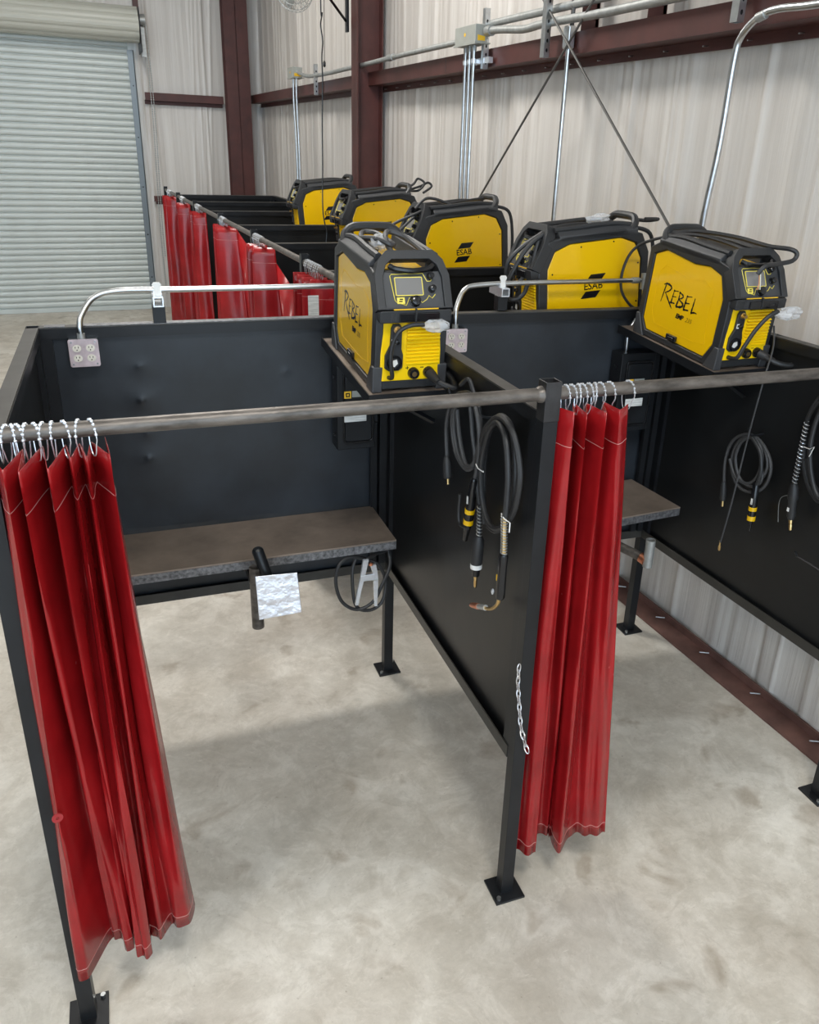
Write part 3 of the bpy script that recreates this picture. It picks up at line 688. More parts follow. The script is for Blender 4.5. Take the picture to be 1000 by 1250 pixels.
# cords of each machine (machine coordinates)
cable(wA, [(-.088, -.320, .062), (-.088, -.36, .08), (-.10, -.372, .14), (-.098, -.372, .20), (-.075, -.378, .26), (-.03, -.385, .285), (.02, -.385, .286)], .0085, name='torch_lead')
cable(wA, [(.075, -.33, .075), (.078, -.37, .07), (.10, -.40, .055), (.15, -.42, .04), (.165, -.36, .05), (.162, -.30, .06)], .011, 'rubber', 'ground_lead')
mb = MB(); mb.lathe((.075, -.335, .075), (.088, -.40, .06), [(0, .021), (.3, .020), (.6, .016), (1, .012)], 14); mb.build('plug', 'rubber', wA)
bag(wA, (.075, -.362, .272), (.055, .025, .022), 'plastic_bag', 3)
cable(wA, [(-.085, .20, .47), (-.09, .10, .505), (-.06, -.05, .53), (-.03, -.10, .52), (.0, -.05, .51), (.02, .08, .50), (.0, .18, .51), (-.05, .20, .51), (-.08, .10, .50), (-.05, .0, .48)], .011, 'grey_cable', 'power_cord')
cable(wA, [(-.02, -.14, .47), (-.035, -.06, .53), (.0, .02, .545), (.06, .0, .53), (.085, -.08, .51), (.09, -.17, .50)], .011, 'grey_cable', 'power_cord')
bag(wA, (-.05, -.02, .515), (.03, .06, .028), 'plastic_bag', 5)
cable(wB, [(-.088, -.320, .062), (-.086, -.37, .075), (-.065, -.378, .13), (-.03, -.382, .20), (.02, -.386, .26), (.07, -.388, .284)], .0095, name='torch_lead')
bag(wB, (.135, -.39, .272), (.072, .03, .026), 'plastic_bag', 9)
cable(wB, [(.075, -.33, .075), (.09, -.38, .065), (.13, -.42, .05), (.20, -.43, .05), (.225, -.36, .12), (.19, -.30, .14)], .012, 'rubber', 'ground_lead')
mb = MB(); mb.lathe((.075, -.335, .075), (.11, -.40, .058), [(0, .021), (.3, .020), (.6, .016), (1, .012)], 14); mb.build('plug', 'rubber', wB)
cable(wB, [(-.10, .24, .50), (-.02, .12, .53), (.06, -.05, .535), (.09, -.22, .53), (.125, -.31, .535), (.145, -.335, .52), (.125, -.34, .492), (.05, -.34, .48), (-.03, -.35, .475), (-.06, -.345, .44)], .010, 'rubber', 'power_cord')
cable(wB, [(-.09, .23, .50), (-.04, .06, .52), (0, -.12, .51), (-.02, -.25, .50)], .009, 'rubber', 'power_cord')
for c_, q in (((.45, .02, .02), 0), ((.03, .1, .5), 1), ((.5, .5, .5), 2)):
    mb = MB(); mb.tube([(-.055 + q * .004, -.350, .44), (-.045 + q * .004, -.352, .40), (-.05 + q * .008, -.355, .375)], .0018, 5); mb.build('loose_wire', ['copper', 'seal_yellow', 'white_plastic'][q], wB)
# far machines (x to their right side, -y forward)
w = WF[0]
cable(w, [(.03, .05, .50), (.05, -.10, .51), (.09, -.22, .50), (.10, -.34, .44), (.10, -.42, .34), (.08, -.46, .24), (.07, -.42, .19), (.09, -.36, .22), (.10, -.32, .36), (.09, -.28, .47)], .011, 'rubber', 'power_cord')
cable(w, [(.07, -.25, .49), (.06, -.36, .43), (.05, -.43, .36), (.04, -.42, .27), (.05, -.36, .27), (.07, -.31, .38)], .011, 'rubber', 'power_cord')
bag(w, (.04, .07, .525), (.03, .07, .022), 'plastic_bag', 21)
cable(w, [(.02, .30, .50), (.02, .37, .49), (.08, .39, .50), (.10, .30, .51)], .009, 'rubber', 'power_cord')
lc = MB(); lc.tube(catmull([at(815, 289, 'Y', 1.46), at(800, 292, 'Y', 1.50), at(781, 299, 'Y', 1.575), at(768, 312, 'Y', 1.612), at(759.5, 334, 'Y', 1.618), at(759, 355, 'Y', 1.618), at(769, 372, 'Y', 1.618), at(782, 380, 'Y', 1.615)], 7), .0075, 8)
solo('power_cord', lc, 'rubber', 'thin black cord draped from the wall-side welder over the next logo panel', 'cord', at(782, 380, 'Y', 1.615))
cable(w, [(.10, .22, .48), (.12, .32, .44), (.12, .345, .30), (.11, .34, .12)], .010, 'rubber', 'power_cord')
w = WF[1]
cable(w, [(.0, .20, .52), (.04, .0, .515), (.07, -.18, .50), (.08, -.34, .46), (.07, -.45, .42), (.05, -.47, .38), (.06, -.40, .355), (.08, -.33, .36)], .009, 'rubber', 'power_cord')
cable(w, [(.06, -.25, .49), (.07, -.38, .40), (.06, -.45, .34), (.07, -.40, .31), (.08, -.32, .36)], .009, 'rubber', 'power_cord')
cable(w, [(.09, -.05, .50), (.06, -.15, .545), (.05, -.22, .55), (.06, -.29, .50)], .009, 'rubber', 'power_cord')
cable(w, [(.10, .22, .48), (.12, .32, .44), (.12, .345, .30), (.11, .34, .12)], .010, 'rubber', 'power_cord')
w = WF[2]
cable(w, [(.03, .24, .50), (.05, .30, .53), (.03, .35, .565), (.06, .39, .53), (.05, .34, .48), (.0, .28, .48)], .009, 'rubber', 'power_cord')
cable(w, [(.05, .26, .49), (.05, .36, .51), (.04, .43, .53), (.06, .45, .50), (.07, .37, .46)], .009, 'rubber', 'power_cord')
w = WF[3]
cable(w, [(.16, -.24, .03), (.165, -.15, .05), (.165, .02, .055), (.165, .16, .045), (.16, .24, .03)], .009, 'rubber', 'power_cord')
# ================================================================ curtains
def ring_part(parent, x, y, zc, yaw, tall=.098, wide=.052, axis='X', seed=0, off=(0, 0)):
    pts = []
    for k in range(20):
        a = 2 * math.pi * k / 20; s_ = math.sin(a); c_ = math.cos(a)
        w = wide / 2 * (1 if s_ > 0 else 0.75)
        q = Vector((0, w * c_, tall / 2 * s_)); q.rotate(Matrix.Rotation(yaw + (0 if axis == 'X' else math.pi / 2), 3, 'Z'))
        pts.append((x + q.x, y + q.y, zc + q.z))
    mb = MB(); mb.tube(pts, .0017, 5, closed=True); r = mb.build('ring', 'bright_zinc', parent)
    mb = MB()
    for k in range(1, 10): mb.sphere(pts[k], .0048, 6)
    mb.build('roller_beads', 'bright_zinc', r)
    return r
def curtain(label, base, top, bot, ztop, zbot, fr='n', power=1.0, group=None, hem=True, rings=(), raxis='X', edge_extra=0.0, grom=()):
    t = thing('welding_curtain', label, 'curtain', base, fr, group=group)
    K = len(top); NR = 30; cols = None; rows = []
    tz = [(p[0], p[1], ztop if len(p) < 3 else p[2]) for p in top]; bz = [(p[0], p[1], zbot if len(p) < 3 else p[2]) for p in bot]
    for j in range(NR + 1):
        v = j / NR; s_ = v ** power
        keys = []
        for i, (a, b) in enumerate(zip(tz, bz)):
            a = np.array(a); b = np.array(b); q = a * (1 - s_) + b * s_; q[2] = a[2] * (1 - v) + b[2] * v
            keys.append(q)
        cm = catmull(keys, 10)
        if v < .22:
            lin = []
            for i in range(K - 1): lin += [keys[i] + (keys[i + 1] - keys[i]) * k / 10 for k in range(10)]
            lin.append(keys[-1]); f = 1 - v / .22; cm = [c * (1 - .7 * f) + l * .7 * f for c, l in zip(cm, lin)]
        row = []
        for k, c in enumerate(cm):
            wob = .006 * math.sin(v * 9 + k * .55) * (v * (1.2 - v)) * 2 + .0085 * math.sin(k * .83 + 1.3 * math.sin(v * 3.5)) * min(1, v * 3) * (.6 + .4 * math.sin(k * .21))
            row.append((c[0] + wob * .5, c[1] + wob, c[2]))
        rows.append(row)
    n = len(rows[0]); vs = [p for r in rows for p in r]
    fs = [(j * n + i, j * n + i + 1, (j + 1) * n + i + 1, (j + 1) * n + i) for j in range(NR) for i in range(n - 1)]
    mb = MB(); mb.smooth = 60; mb.add(vs, fs); c = mb.build('curtain_sheet', 'red_vinyl', t)
    so = c.modifiers.new('solid', 'SOLIDIFY'); so.thickness = .0016; so.offset = 0
    if hem:
        for j, nm in ((1, 'top_hem'), (NR - 1, 'bottom_hem')):
            mb = MB(); f = .9 if j == 1 else .1
            mb.tube([tuple(np.array(a) * (1 - f) + np.array(b) * f) for a, b in zip(rows[j], rows[j + 1])] if j == 1 else [tuple(np.array(a) * .85 + np.array(b) * .15) for a, b in zip(rows[j], rows[j + 1])], .0014, 5)
            mb.build('hem_stitching', 'thread', c)
    for x, y, z in grom:
        mb = MB(); mb.pipe((x, y, z), (x + .001, y - .004, z), .015, .005, 14); mb.build('grommet', 'red_edge', c)
    for k, (x, y, z, yaw) in enumerate(rings): ring_part(t, x, y, z, yaw, axis=raxis, seed=k)
    return t
def pz(lst, z, fr='n'): return [at(x, y, 'Z', z, fr)[:2] for x, y in lst]
topL = pz([(-8, 556), (3, 574), (28, 548), (22, 577), (52, 544), (58, 573), (80, 543), (86, 559), (97, 541), (106, 558), (111, 539), (134, 555), (128, 533)], 2.03)
botL = pz([(94, 1168), (103, 1200), (133, 1150), (143, 1146), (162, 1160), (166, 1140), (169, 1166), (185, 1166), (184, 1141), (197, 1146), (208, 1131), (231, 1128), (239, 1102)], 0.235)
rl_ = [(at(px, 522, 'Y', 0)[0], 0.0, 2.052, yw) for px, yw in ((-4, .3), (5, -.35), (14, .25), (21, .5), (30, -.2), (42, .45), (51, -.3), (63, -.1), (78, .5), (95, -.25), (111, .45))]
gl = [at(70, 998, 'Y', -.115)]
curtain('red vinyl welding curtain flaring at its foot, bunched at the booth end post', (-1.40, 0, .235), topL, botL, 2.03, .235, power=1.22, rings=rl_, grom=gl)
topM = pz([(682, 497), (701.6, 503), (700, 491), (717, 505), (716, 492), (741, 504), (736, 490), (757, 500), (767, 493)], 2.035)
botM = pz([(629, 1036), (651.6, 1043), (655, 1019), (668, 1019), (671, 1022), (682, 1041), (698, 1018), (720, 1020), (738.6, 1016)], 0.19)
rm_ = [(at(px, 475, 'Y', 0)[0], 0.0, 2.052, yw) for px, yw in ((691, .15), (698, .35), (706, -.1), (711, .3), (719, .2), (726, -.2), (733, .25), (744, .4), (767, .45))]
curtain('red vinyl welding curtain gathered against the middle post with the zinc chain', (.15, 0, .19), topM, botM, 2.035, .19, rings=rm_)
flab = ['red curtain with a white paper tag at the far booth post closest to the welder with bundled grey cord', 'red curtain with a bent corner, next along the far rail after the white tag',
        'red curtain with a flap turned outwards, third along the far rail from the white tag', 'fourth red curtain along the far rail counted from the white tag',
        'fifth red curtain along the far rail counted from the white tag', 'last red curtain on the far rail beside the rolling door']
flab[0] = 'red curtain with a white paper tag hanging on the rail of the far booths'
for i, y in enumerate(FY):
    y0 = y - .05 + (0, .02, .12, -.05, -.25, -.25)[i]; L_ = (.36, .30, .36, .34, .34, .38)[i]; tp = []; bt = []
    for k in range(8):
        f = k / 7; xo = FX + (-.075 if k % 2 == 0 else .06) + rng.uniform(-.02, .02)
        tp.append((xo, y0 - L_ * f)); bt.append((xo + (-.015 if k % 2 == 0 else .015), y0 + .02 - (L_ + .06) * f))
    if i in (1, 2): 
        bt[7] = (bt[7][0] + .10, bt[7][1] - .10); tp[7] = (tp[7][0] + .02, tp[7][1] - .02)
    rg = [(FX, y0 - L_ * (k + .5) / 9 - .01, 2.052, rng.uniform(-.4, .4)) for k in range(8)]
    c = curtain(flab[i], (FX, y0 - L_ / 2, .22), tp, bt, 2.025, .22, 'w', rings=rg, raxis='Y')
    if i == 0:
        yt = y0 - L_ - .075; a = at(376, 361, 'Y', yt, 'w'); b = at(389.5, 387, 'Y', yt, 'w')
        mb = MB(); mb.bb(a[0], b[0], a[1] - .001, a[1] + .001, b[2] - .02, a[2]); mb.build('paper_tag', 'paper', c, label='white paper tag')
    if i in (1, 2):   # stiff corner of the sheet turned out towards the gangway end
        q = bt[7]; mb = MB(); z1 = 1.92 if i == 1 else 2.0
        mb.add([(tp[7][0], tp[7][1], z1), (tp[7][0] + .16, tp[7][1] - .13, z1 - .28), (tp[7][0] + .10, tp[7][1] - .10, z1 - .75), (q[0], q[1], .9), (tp[7][0], tp[7][1], z1 - .9)], [(0, 1, 2, 4), (4, 2, 3)])
        o = mb.build('turned_corner', 'red_vinyl', c); s_ = o.modifiers.new('s', 'SOLIDIFY'); s_.thickness = .0016
# ================================================================ electrics on the near booth
def disconnect(base, w, hgt, d, label, conduit=None):
    t = thing('disconnect_switch', label, 'switch box', base)
    x, y, z = base      # base = middle of the bottom back edge, on the panel
    mb = MB(); mb.bb(x - w / 2, x + w / 2, y - d, y, z, z + hgt); mb.build('enclosure', 'black_paint', t, .004)
    M = Matrix.Translation((x + .008, y - d - .006, z + hgt * .49))
    mb = MB(); mb.ring(rnd_rect(w * .80, hgt * .84, .02), rnd_rect(w * .72, hgt * .78, .016), 'Y', -.006, .008, M); mb.build('door_rim', 'gloss_black', t, .002)
    mb = MB(); mb.prism(rnd_rect(w * .70, hgt * .77, .016), 'Y', -.008, .008, M); dr_ = mb.build('door', 'black_paint', t, .003)
    mb = MB(); mb.bb(x - .062, x - .028, y - d - .0155, y - d - .013, z + hgt * .605, z + hgt * .685); lb = mb.build('maker_label', 'orange_tag', dr_)
    mb = MB(); mb.ring([(x - .054, z + hgt * .622), (x - .036, z + hgt * .622), (x - .036, z + hgt * .668), (x - .054, z + hgt * .668)], [(x - .050, z + hgt * .632), (x - .040, z + hgt * .632), (x - .040, z + hgt * .658), (x - .050, z + hgt * .658)], 'Y', y - d - .017, y - d - .015); mb.build('emblem', 'gloss_black', lb)
    mb = MB(); mb.bb(x - .024, x + .040, y - d - .0155, y - d - .013, z + hgt * .615, z + hgt * .685); mb.build('rating_label', 'box_grey', dr_)
    mb = MB(); mb.bb(x - .062, x + .045, y - d - .0155, y - d - .013, z + hgt * .335, z + hgt * .435); mb.build('warning_label', 'paper', dr_, label='white printed label')
    mb = MB(); mb.prism([(y - d * .6, z + hgt * .48), (y - d * .3, z + hgt * .48), (y - d * .35, z + hgt * .36), (y - d * .75, z + hgt * .27), (y - d * .85, z + hgt * .30)], 'X', x + w / 2, x + w / 2 + .022); mb.build('switch_handle', 'gloss_black', t, .004)
    for zz in (z + .06, z + hgt - .08):
        mb = MB(); mb.cyl((x - w / 2, y - d * .5, zz), (x - w / 2 - .004, y - d * .5, zz), .012, 12); mb.build('knockout', 'gloss_black', t)
    return t
YF = D - h - .003
disconnect((-.212, YF, 1.405), .185, .43, .10, 'black switch box with a yellow emblem, above the foil plate table')
disconnect((1.32, YF - .03, 1.375), .21, .43, .10, 'black switch box in the booth next to the insulated wall')
def outlet(base, label):
    t = thing('outlet_box', label, 'outlet', base); x, y, z = base; s = .112
    mb = MB(); mb.bb(x - s / 2, x + s / 2, y - .042, y, z, z + s); mb.build('box', 'galvanised', t, .003)
    mb = MB(); mb.prism(rnd_rect(s + .004, s + .004, .008), 'Y', y - .046, y - .043, Matrix.Translation((x, 0, z + s / 2))); pl_ = mb.build('cover_plate', 'plate_pink', t)
    for sx in (-1, 1):
        for sz in (-1, 1):
            cx, cz = x + sx * .026, z + s / 2 + sz * .021
            mb = MB(); mb.prism([(cx + .0175 * math.cos(a) , cz + .0150 * math.sin(a)) for a in np.linspace(0, 2 * math.pi, 17)[:-1]], 'Y', y - .050, y - .045); o = mb.build('receptacle', 'cream_plastic', t)
            mb = MB()
            for dx in (-.006, .006): mb.bb(cx + dx - .0012, cx + dx + .0012, y - .0508, y - .0495, cz + .001, cz + .008)
            mb.cyl((cx, y - .0508, cz - .007), (cx, y - .0495, cz - .007), .0025, 8); mb.build('slots', 'gloss_black', o)
            mb = MB(); mb.cyl((x + sx * .046, y - .046, z + s / 2 + sz * .046), (x + sx * .046, y - .049, z + s / 2 + sz * .046), .004, 8); mb.build('screw', 'bright_zinc', pl_)
    return t
a = at(103, 431, 'Y', YF - .045); outlet((a[0], YF, a[2] - .056), 'four-socket metal outlet box at the open end of the back panel')
a2 = at(557, 416, 'Y', YF - .045); outlet((a2[0], YF, a2[2] - .056), 'four-socket metal outlet box half hidden behind the middle divider rail')
# conduits of the outlets
ZCD = 2.160
def conduit(label, pts, r, base, fr='n', extra=(), res=6, m='galvanised'):
    t = thing('conduit', label, 'pipe', base, fr)
    mb = MB(); mb.tube(catmull(pts, res), r, 12); mb.build('pipe', m, t)
    for p, q, rr_ in extra:
        mb = MB(); mb.cyl(p, q, rr_, 12); mb.build('coupling', 'dull_zinc', t)
    return t
xa = a[0] - .005
zt1 = a[2] + .056
conduit('bent zinc conduit over the open end of the back panel', [(xa, YF - .022, zt1 - .004), (xa, YF - .022, zt1 + .05), (xa + .012, YF - .005, zt1 + .095), (xa + .065, D, ZCD - .025), (xa + .16, D + .01, ZCD), (xa + .4, D + .01, ZCD), (xa + .75, D + .01, ZCD), (-.30, D + .01, ZCD), (-.215, D - .005, ZCD - .012), (-.195, D - .06, 2.06), (-.195, D - .06, 1.95), (-.195, D - .06, 1.835)], .0125, (xa, YF, zt1),
        extra=[((xa, YF - .022, zt1), (xa, YF - .022, zt1 + .022), .016)])
xb = a2[0]; zt2 = a2[2] + .056
conduit('bent zinc conduit from the half hidden outlet to the wall-side switch box', [(xb, YF - .022, zt2 - .004), (xb, YF - .022, zt2 + .05), (xb + .01, YF - .008, zt2 + .10), (xb + .06, D, ZCD - .035), (xb + .14, D + .01, ZCD - .012), (xb + .4, D + .01, ZCD - .006), (xb + .75, D + .01, ZCD - .006), (1.36, D + .01, ZCD - .006), (1.415, D, ZCD - .008)], .0125, (xb, YF, zt2),
        extra=[((xb, YF - .022, zt2), (xb, YF - .022, zt2 + .022), .016), ((1.33, D + .01, ZCD - .006), (1.37, D + .01, ZCD - .006), .016), ((1.40, D, ZCD + .03), (1.40, D, ZCD - .05), .02)])
conduit('short zinc conduit dropping into the wall-side switch box', [(1.40, D - .005, ZCD - .05), (1.395, D - .02, 2.03), (1.33, D - .07, 1.97), (1.285, D - .08, 1.90), (1.285, D - .08, 1.80)], .011, (1.285, D - .08, 1.80))
def strut_stand(x, label, two=False):
    t = thing('conduit_stand', label, 'bracket', (x, D, ZP))
    mb = MB(); mb.bb(x - .026, x + .026, D - .025, D + .025, ZP + .003, ZP + .075); mb.build('stub_post', 'black_paint', t, .002)
    z0 = ZP + .075
    mb = MB(); mb.ring([(x - .021, z0), (x + .021, z0), (x + .021, z0 + .042), (x - .021, z0 + .042)], [(x - .016, z0 + .005), (x + .016, z0 + .005), (x + .016, z0 + .037), (x - .016, z0 + .037)], 'Y', D - .05, D + .10); mb.build('strut_channel', 'bright_zinc', t)
    mb = MB(); mb.ring([(x - .017 , D - .012), (x + .017, D - .012), (x + .017, D + .032), (x - .017, D + .032)], [(x - .012, D - .008), (x + .012, D - .008), (x + .012, D + .028), (x - .012, D + .028)], 'Z', z0 + .042, z0 + .060); mb.build('clamp', 'bright_zinc', t)
    mb = MB(); mb.prism([(x - .012, z0 + .042), (x + .012, z0 + .042), (x + .012, z0 + .070), (x + .019, z0 + .088), (x + .012, z0 + .098), (x - .012, z0 + .098), (x - .019, z0 + .088), (x - .012, z0 + .070)], 'Y', D - .014, D - .008); mb.build('clamp_strap', 'white_plastic', t)
    return t
x1 = at(192, 360, 'Y', D)[0]; strut_stand(x1, 'zinc strut stand carrying the conduit near the open end of the back panel')
x2 = at(612, 360, 'Y', D)[0]; strut_stand(x2, 'zinc strut stand carrying the conduit behind the middle divider')
# ================================================================ jigs on the tables
J = at(315, 700, 'Y', 1.0)
jig = thing('pipe_jig', 'pipe welding jig with a square foil-wrapped plate at the front of a table', 'jig', (J[0], 1.0, .78))
s0 = at(315.5, 674, 'Y', 1.0); s1 = at(315.5, 765, 'Y', 1.0)
mb = MB(); mb.pipe((s1[0], 1.0, s1[2]), (s1[0], 1.0, s0[2] - .07), .026, .021, 18); mb.build('socket_pipe', 'pipe_steel', jig)
mb = MB(); mb.bb(J[0] - .022, J[0] + .022, 1.02, 1.30, 0.93, 0.975); mb.build('support_arm', 'black_paint', jig, .003)
q0 = at(314, 671, 'Y', .985); q1 = at(344, 752, 'Y', .93)
mb = MB(); mb.lathe((q0[0], 1.0, q0[2]), (q1[0], .965, q1[2]), [(0, .016), (.02, .022), (.04, .025), (.97, .025), (1, .02)], 18); mb.build('arm_tube', 'black_paint', jig)
fc = [np.array(at(px, py, 'Y', yy)) for px, py, yy in ((311.5, 704, .925), (363, 699, .915), (368.5, 747.5, .885), (316.5, 757, .895))]
mb = MB(); nrm = np.cross(fc[1] - fc[0], fc[3] - fc[0]); nrm /= np.linalg.norm(nrm); nrm = nrm if nrm[1] < 0 else -nrm
vs = [tuple(p) for p in fc] + [tuple(p - nrm * .006) for p in fc]
mb.add(vs, [(0, 1, 2, 3), (4, 7, 6, 5), (0, 4, 5, 1), (1, 5, 6, 2), (2, 6, 7, 3), (3, 7, 4, 0)]); mb.build('foil_plate', 'foil', jig, .002, label='crinkled silver foil plate')
JR = at(795, 660, 'Y', .86); jig2 = thing('pipe_jig', 'steel pipe stub on an arm under the table behind the middle post curtain', 'jig', (JR[0], .86, .85))
e0 = at(795, 659, 'Y', .86); e1 = at(787, 692, 'Y', .86)
mb = MB(); mb.pipe((e0[0], .86, e1[2]), (e0[0], .86, e0[2]), .024, .020, 18); mb.build('pipe_stub', 'dull_zinc', jig2)
mb = MB(); mb.cyl((e0[0] - .01, .89, e1[2] + .035), (e0[0] - .13, 1.16, e1[2] + .06), .024, 16); mb.build('arm_tube', 'pipe_steel', jig2)
mb = MB(); mb.lathe((e0[0] - .006, .872, e1[2] + .03), (e0[0] - .018, .90, e1[2] + .036), [(0, .028), (1, .026)], 16); mb.build('weld_bead', 'copper', jig2)
mb = MB(); mb.bb(e0[0] - .15, e0[0] - .11, 1.13, 1.17, e1[2] + .03, 1.002); mb.build('support_bar', 'black_paint', jig2)
# ================================================================ leads hanging on the dividers
def path(pts, X=None, fr='n', ax='X'):
    out = []
    for p in pts: out.append(at(p[0], p[1], ax, p[2] if len(p) > 2 else X, fr))
    return out
def tubes(parent, pts, r, m='rubber', name='cable', n=8, res=7):
    mb = MB(); mb.tube(catmull(pts, res), r, n); return mb.build(name, m, parent)
def hook(px, py, X, fr, label, sgn=-1):
    p = at(px, py, 'X', X, fr); t = MB(); x0 = X - sgn * .0
    wall = -.003 if fr == 'n' else 1.634
    t.tube(catmull([(wall, p[1], p[2] - .01), (p[0] - .025, p[1], p[2] - .012), (p[0] - .05, p[1], p[2]), (p[0] - .06, p[1], p[2] + .03)], 5), .005, 8)
    return solo('cable_hook', t, 'black_paint', label, 'hook', (wall, p[1], p[2]), fr)
HX = -.045
hook(604, 505, HX, 'n', 'bent rod hook holding the coiled torch lead with copper nozzle')
hook(566, 482, HX, 'n', 'bent rod hook holding the coiled electrode lead under the shelf')
# torch lead with copper nozzle
tl = thing('welding_torch', 'coiled black torch lead with a copper nozzle, hanging on the middle divider', 'torch', at(604, 511, 'X', HX))
X = -.062
tubes(tl, path([(586, 618, -.05), (583, 590, -.05), (584, 560, -.055), (591, 528, -.06), (603, 512, -.075), (614, 511, -.085), (626, 528, -.085), (633, 560, -.08), (634, 590, -.08), (627, 625, -.075), (612, 645, -.07), (598, 640, -.065), (589, 610, -.06), (588, 565, -.065), (597, 527, -.07), (608, 516, -.085), (617, 535, -.095), (620, 575, -.10), (619, 605, -.10), (616.5, 632, -.10)]), .0105, 'rubber', 'torch_cable', 10, 8)
tubes(tl, path([(592, 640, -.06), (590, 600, -.05), (592, 555, -.05), (600, 520, -.06), (612, 508, -.07), (624, 522, -.07), (629, 556, -.065), (628, 595, -.065), (620, 630, -.06), (607, 648, -.06), (596, 642, -.06)]), .0105, 'rubber', 'torch_cable', 10, 8)
g0 = np.array(at(616, 629, 'X', -.10)); g1 = np.array(at(615, 676, 'X', -.10)); g2 = np.array(at(610.5, 731, 'X', -.10))
mb = MB(); mb.cyl(g0, g1, .0085, 10); spg = mb.build('spring_sleeve', 'brass', tl)
mb = MB(); hx = []
for k in range(16 * 10 + 1):
    f = k / 160; c_ = g0 + (g1 - g0) * f; q = 2 * math.pi * 14 * f; hx.append((c_[0] + .0105 * math.cos(q), c_[1] + .0105 * math.sin(q), c_[2]))
mb.tube(hx, .0018, 5); mb.build('spring', 'dull_zinc', spg)
mb = MB(); mb.lathe(g1, g2, [(0, .014), (.06, .0165), (.3, .015), (.75, .0165), (.95, .0165), (1, .012)], 14); hd = mb.build('handle', 'gloss_black', tl)
tg = np.array(at(601.5, 722, 'X', -.10)); mb = MB(); mb.sphere(tuple(tg), .010, 10, sc=(.6, .7, 1.2)); mb.build('trigger', 'bright_zinc', hd)
mk = np.array(at(606.5, 705, 'X', -.114)); mb = MB(); mb.box(tuple(mk), (.002, .006, .022)); mb.build('printed_mark', 'orange_tag', hd)
mb = MB(); mb.tube(catmull(path([(609.5, 730), (607, 738), (600, 743), (590, 742)], -.10), 6), .0068, 10); mb.build('neck', 'brass', tl)
n0 = np.array(at(591, 741.5, 'X', -.10)); n1 = np.array(at(575.5, 738.5, 'X', -.10)); nm = n0 + (n1 - n0) * .4
mb = MB(); mb.cyl(n0 + (n0 - nm) * .3, nm, .0105, 12); mb.build('nozzle_collar', 'dull_zinc', tl)
mb = MB(); mb.lathe(nm, n1, [(0, .0115), (.3, .012), (.75, .0105), (1, .0085)], 14); mb.build('nozzle', 'copper', tl, label='copper gas nozzle')
for zx, zy, e in ((590, 571, -1), (622, 632, 1)):
    c = at(zx, zy, 'X', -.09); mb = MB(); mb.tube([(c[0] - .015, c[1] + .03, c[2] + .004), (c[0] - .02, c[1], c[2]), (c[0] - .012, c[1] - .03, c[2] - .004), (c[0] - .02, c[1] - .045, c[2] - (.03 if e > 0 else -.006))], .002, 5); mb.build('cable_tie', 'white_plastic', tl)
c0_ = np.array(at(586, 617, 'X', -.06)); c1_ = np.array(at(585, 654, 'X', -.06)); c2_ = np.array(at(581.5, 688, 'X', -.06)); c3_ = np.array(at(580, 717, 'X', -.06))
mb = MB(); hx = []
for k in range(121):
    f = k / 120; c_ = c0_ + (c1_ - c0_) * f; q = 2 * math.pi * 9 * f; hx.append((c_[0] + .010 * math.cos(q), c_[1] + .010 * math.sin(q), c_[2]))
mb.tube(hx, .0016, 5); mb.build('strain_spring', 'dull_zinc', tl)
mb = MB(); mb.cyl(c0_, c1_, .008, 8); mb.build('strain_sleeve', 'rubber', tl)
mb = MB(); mb.lathe(c1_, c2_, [(0, .012), (.15, .021), (.6, .023), (1, .022)], 16); pg = mb.build('euro_plug', 'rubber', tl)
mb = MB(); mb.lathe(c2_, c2_ + (c3_ - c2_) * .18, [(0, .0225), (1, .0225)], 16); mb.build('plug_ring', 'white_plastic', pg)
mb = MB(); mb.lathe(c2_ + (c3_ - c2_) * .18, c2_ + (c3_ - c2_) * .5, [(0, .017), (1, .014)], 14); mb.build('plug_nose', 'gloss_black', pg)
mb = MB(); mb.lathe(c2_ + (c3_ - c2_) * .5, c3_, [(0, .007), (.3, .007), (.32, .0055), (.42, .0055), (.44, .007), (.9, .006), (1, .003)], 12); mb.build('plug_pin', 'brass', pg)
# electrode holder lead
el = thing('electrode_holder', 'electrode holder with yellow rings and coiled lead on the middle divider', 'electrode holder', at(566, 482, 'X', HX))
tubes(el, path([(546, 560, -.05), (545, 520, -.05), (550, 495, -.055), (562, 480, -.06), (573, 490, -.06), (577, 530, -.055), (580, 560, -.05), (573, 573, -.05), (562, 560, -.05), (555, 530, -.05), (555, 500, -.06), (565, 482, -.07), (578, 490, -.07), (585, 525, -.065), (584, 560, -.06), (580, 585, -.06)]), .0085, 'grey_cable', 'cable', 10, 8)
tubes(el, path([(558, 500, -.05), (562, 540, -.05), (570, 568, -.05), (580, 562, -.05), (586, 530, -.05), (584, 495, -.055), (573, 480, -.06), (560, 484, -.06), (552, 510, -.055), (556, 550, -.05), (568, 572, -.05), (578, 570, -.05)]), .0085, 'grey_cable', 'cable', 10, 8)
k0, k1, k2 = [np.array(at(*q, 'X', -.055)) for q in ((545.5, 557), (547, 584), (547.3, 591))]
mb = MB(); mb.lathe(k0, k1, [(0, .011), (.25, .018), (.9, .020), (1, .016)], 14); cn = mb.build('connector', 'rubber', el)
mb = MB(); mb.cyl(k1, k2, .006, 10); mb.build('connector_pin', 'brass', cn)
j0, j1, j2 = [np.array(at(*q, 'X', -.065)) for q in ((579, 584), (572, 636), (567.5, 659))]
jl = lambda f: j0 + (j1 - j0) * f
mb = MB(); mb.lathe(j0, j1, [(0, .010), (.05, .014), (.6, .018), (1, .019)], 14); hdl = mb.build('handle', 'gloss_black', el)
